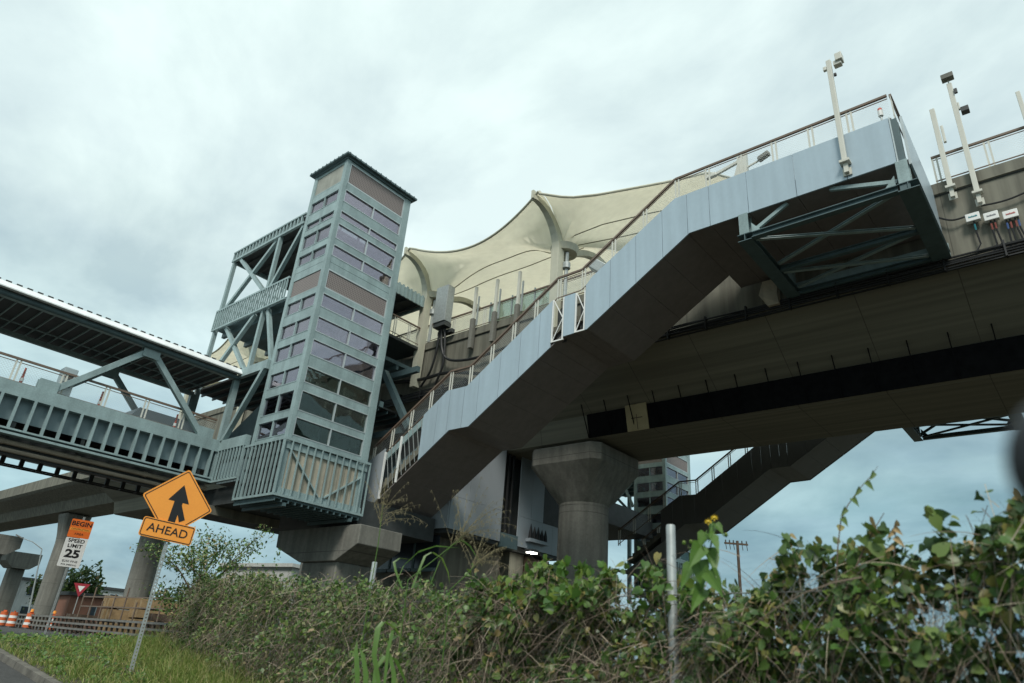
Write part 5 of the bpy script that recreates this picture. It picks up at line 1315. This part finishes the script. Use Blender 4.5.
# ------------------------------------------------------------------ individual plants
def ribbon_leaf(b, p, pts, w_, side):
    n_ = len(pts); vs = []
    for i, q in enumerate(pts):
        t = i/(n_-1); ww = w_*(.55+.9*t if t < .35 else (.87)*(1-((t-.35)/.65)**1.6)+.02)
        q = Vector(q); m_ = Vector((0, 0, -.25*ww)); vs += [q-side*ww/2, q+m_, q+side*ww/2]
    fs = []
    for i in range(n_-1): k_ = 3*i; fs += [(k_, k_+1, k_+4, k_+3), (k_+1, k_+2, k_+5, k_+4)]
    b.add(vs, fs)
def seed_grass(label, px, D, pyb, pyt, lean, spread, nsp, leaves=()):
    base_ = far(px, pyb, D); rootz = min(base_.z-.6, 1.7); p0 = Vector((base_.x, base_.y, rootz))
    t = thing('seed_grass', label, 'tall grass', tuple(p0), 'seeding tall grasses on the fence')
    top = far(px+lean, pyt, D); d = r2
    st_ = [p0, base_, base_.lerp(top, .5)+d*.01, top]
    MB().tube(st_, [.006, .005, .0045, .003], 6).build('stem', 'leafg', t)
    b = MB()
    for i in range(nsp):
        f = .15+.85*i/nsp; a = base_.lerp(top, .78+.22*f) if True else top
        a = top.lerp(base_, .35*(1-f)); ang = random.uniform(-.35, 1.0); ln = spread*random.uniform(.55, 1.0)*(1-.25*f)
        dr = (d*math.sin(ang*1.35)*1.0+Vector((0, 0, 1))*math.cos(ang*1.35)+Vector((-sy, cy, 0))*random.uniform(-.4, .4)).normalized()
        pts = []
        for k_ in range(7):
            u = k_/6; q = a+dr*ln*u; q.z -= ln*.55*u*u*max(.2, abs(math.sin(ang))); pts.append(q)
        b.tube(pts, [.0014, .0014, .0013, .0012, .0011, .001, .0008], 4)
        for k_ in range(1, 7):
            for _ in range(2):
                q = pts[k_]; e_ = q+Vector((random.uniform(-.02, .02), random.uniform(-.02, .02), -.02-.015*random.random())); b.tube([q, e_], [.0019, .0007], 4)
    b.build('seed_head', 'straw', t)
    if leaves:
        for (pts_, w_) in leaves:
            b = MB(); ribbon_leaf(b, None, [far(x, y, D+.02*i) for i, (x, y) in enumerate(pts_)], w_, (r2*.6+Vector((0, 0, .8))).normalized() if abs(pts_[-1][0]-pts_[0][0]) > 40 else r2)
            b.build('leaf', 'leafg', t, smooth=True)
    return t
seed_grass('tall grass with drooping seed head before the stairway foot, left of the fence post', 371, 6.9, 585, 505, 12, .62, 26)
seed_grass('bent seeding grass with long green blades right of the thin fence post', 408, 6.6, 580, 532, 60, .8, 30,
    leaves=(([(395, 585), (404, 565), (418, 552), (436, 546), (460, 548)], .035), ([(412, 588), (420, 568), (425, 556), (432, 552), (442, 558), (448, 572), (450, 585)], .03), ([(402, 588), (396, 572), (394, 562), (400, 558), (415, 560)], .028), ([(430, 585), (440, 560), (452, 545), (462, 540), (470, 546), (482, 566)], .03)))
seed_grass('drooping brown seed head low above the hedge near the lit wall lamp', 450, 6.3, 590, 560, 30, .45, 18)
bl = thing('broad_grass', 'clump of broad bright grass blades at the foot of the hedge', 'grass clump', tuple(far(372, 700, 6.3)))
for pts_, w_ in (([(358, 700), (357, 670), (356, 650), (357, 640)], .05), ([(364, 705), (366, 675), (363, 655), (359, 648)], .05), ([(372, 700), (376, 668), (386, 655), (396, 660), (404, 678), (408, 692)], .05), ([(392, 705), (394, 675), (390, 655), (386, 648)], .045), ([(380, 690), (374, 655), (378, 628), (384, 621), (395, 628), (405, 643)], .055), ([(366, 710), (352, 690), (346, 684), (340, 690)], .045), ([(384, 690), (388, 650), (393, 630), (398, 634)], .035)):
    b = MB(); ribbon_leaf(b, None, [far(x, y, 6.15+.02*i) for i, (x, y) in enumerate(pts_)], w_, r2); b.build('blade', 'leafg', bl, smooth=True)
# yellow flowered plant by the thick fence post
yf_ = thing('flowering_plant', 'broad leaved plant with yellow buds rising beside the thick fence post', 'plant', tuple(far(706, 620, 4.3)))
b = MB(); b.tube([far(700, 625, 4.3), far(703, 580, 4.3), far(711, 545, 4.28), far(714, 522, 4.28)], [.007, .006, .005, .003], 7)
b.tube([far(703, 580, 4.3), far(694, 560, 4.3), far(688, 545, 4.3)], [.004, .003, .002], 6); b.build('stem', 'leafg', yf_)
def big_leaf(a, tip_, w_, m_='leafg', parent=yf_, turn=0.):
    a = Vector(a); tip_ = Vector(tip_); d = tip_-a; ln = d.length; d.normalize(); sd = d.cross(-fw).normalized()
    sd = Matrix.Rotation(turn, 3, d) @ sd; nn_ = sd.cross(d)
    prof_ = [(-.06, .20), (.0, .36), (.10, .48), (.25, .5), (.42, .42), (.6, .29), (.8, .13), (1, 0.01)]
    b = MB(); vs = []
    for i, (u, h) in enumerate(prof_):
        c_ = a+d*ln*max(u, .0 if i else .06)-Vector((0, 0, 1))*ln*.22*u*u; e_ = nn_*w_*.26*(h/.5)
        wv = 1+.08*math.sin(i*2.3+w_*90)
        vs += [c_-sd*w_*h*wv+e_-d*ln*(.06 if i == 0 else 0), c_-sd*w_*h*.5+e_*.45, c_, c_+sd*w_*h*.5+e_*.45, c_+sd*w_*h*wv+e_-d*ln*(.06 if i == 0 else 0)]
    fs = []
    for i in range(len(prof_)-1):
        for k_ in range(4): q = 5*i+k_; fs.append((q, q+1, q+6, q+5))
    b.add(vs, fs); b.build('leaf', m_, parent, smooth=False)
    if parent is yf_: MB().tube([a, a-d*.02+fw*.01], .003, 5).build('leaf_stalk', 'leafg', parent)
for a, t_, w_, tn_ in (((701, 546), (688, 564), .10, .5), ((706, 548), (716, 572), .115, -.6), ((699, 560), (703, 586), .11, .2), ((708, 535), (719, 549), .09, -.9), ((706, 533), (698, 547), .075, .8), ((712, 523), (708, 536), .06, .3), ((715, 524), (724, 534), .055, -.7), ((692, 565), (680, 583), .08, .9), ((707, 572), (723, 592), .10, -.3), ((702, 588), (690, 606), .09, .6)):
    big_leaf(far(*a, 4.3+random.uniform(-.08, .08)), far(*t_, 4.22+random.uniform(-.08, .08)), w_, turn=tn_)
for q in ((708, 521), (714, 517)):
    c_ = far(*q, 4.28); b = MB()
    for k_ in range(8):
        a = k_*math.pi/4; d = (r2*math.cos(a)+u2*math.sin(a)*.6-fw*.3).normalized(); e_ = r2*(-math.sin(a))+u2*math.cos(a)
        b.add([c_, c_+d*.012-e_*.006, c_+d*.026, c_+d*.012+e_*.006], [(0, 1, 2, 3)])
    b.tube([c_-u2*.012, c_, c_+u2*.008], [.007, .012, .004], 8)
    b.build('flower', 'yellow', yf_)
for q in ((684, 543), (691, 542), (726, 535)):
    c_ = far(*q, 4.3); MB().tube([c_-u2*.012, c_-u2*.004, c_+u2*.008, c_+u2*.014], [.004, .012, .011, .003], 8).build('bud', 'leafg', yf_, smooth=True)
# thin tendril standing above the vines
tn = thing('vine_tendril', 'thin leafy tendril reaching into the sky above the hedge', 'vine', tuple(far(838, 540, 4.4)))
tp_ = [(836, 585), (838, 545), (841, 520), (848, 505), (860, 488), (872, 475), (878, 466)]
b = MB(); b.tube([far(x, y, 4.4) for x, y in tp_], [.004, .004, .0035, .003, .0025, .002, .001], 5); b.build('stem', 'bark', tn)
for (x, y), dx in (((846, 508), -6), ((852, 498), 7), ((860, 488), -6), ((866, 482), 8), ((874, 472), -5), ((842, 518), 6)):
    big_leaf(far(x, y, 4.4), far(x+dx, y+7, 4.38), .035, 'leafb', tn)
for q, (x0_, x1_) in (((858, 560), (884, 515)),):
    pass
tw = thing('dry_twig', 'bare dry twig slanting above the hedge right of the tendril', 'twig', tuple(far(856, 560, 4.4)))
MB().tube([far(846, 590, 4.4), far(868, 540, 4.4), far(884, 513, 4.4)], [.006, .004, .002], 5).build('stem', 'bark', tw)
dl = thing('dead_leaf_cluster', 'cluster of dry tan leaves above the hedge right of the bare twig', 'leaves', tuple(far(895, 530, 4.4)))
b = MB(); b.tube([far(890, 590, 4.4), far(896, 540, 4.4), far(894, 526, 4.4)], [.004, .003, .002], 5); b.build('stem', 'bark', dl)
M['deadleaf'] = mat('dead_leaf', (.42, .30, .15), .7, trans=.3)
for a, t_ in (((894, 528), (903, 533)), ((894, 530), (886, 536)), ((895, 538), (905, 545)), ((893, 545), (884, 550)), ((896, 526), (896, 517))): big_leaf(far(*a, 4.4), far(*t_, 4.36), .035, 'deadleaf', dl)

# ------------------------------------------------------------------ the car's own wing mirror at the right edge
mr = thing('wing_mirror', 'out of focus black car wing mirror shell at the right edge', 'wing mirror', tuple(far(1104, 462, .5)))
c_ = Vector(mr.location); b = MB(); rings = []
for i in range(13):
    t = math.pi*i/12; ring_ = []
    for k_ in range(20):
        a = 2*math.pi*k_/20
        X = math.copysign(abs(math.cos(t))**.7, math.cos(t)); rr_ = math.sin(t)**.7
        ring_.append(tuple(c_+r2*(-X*.045)+u2*(rr_*math.sin(a)*.042)+fw*(rr_*math.cos(a)*.035)))
    rings.append(ring_)
b.loft(rings); b.build('shell', 'glossb', mr, smooth=True)
b = MB(); b.tube([c_+r2*.035-u2*.02, c_+r2*.09-u2*.08, c_+r2*.13-u2*.2], [.015, .012, .012], 10); b.build('stalk', 'glossb', mr, smooth=True)

sc.cycles.max_bounces = 6; sc.cycles.transparent_max_bounces = 16; sc.cycles.use_denoising = True
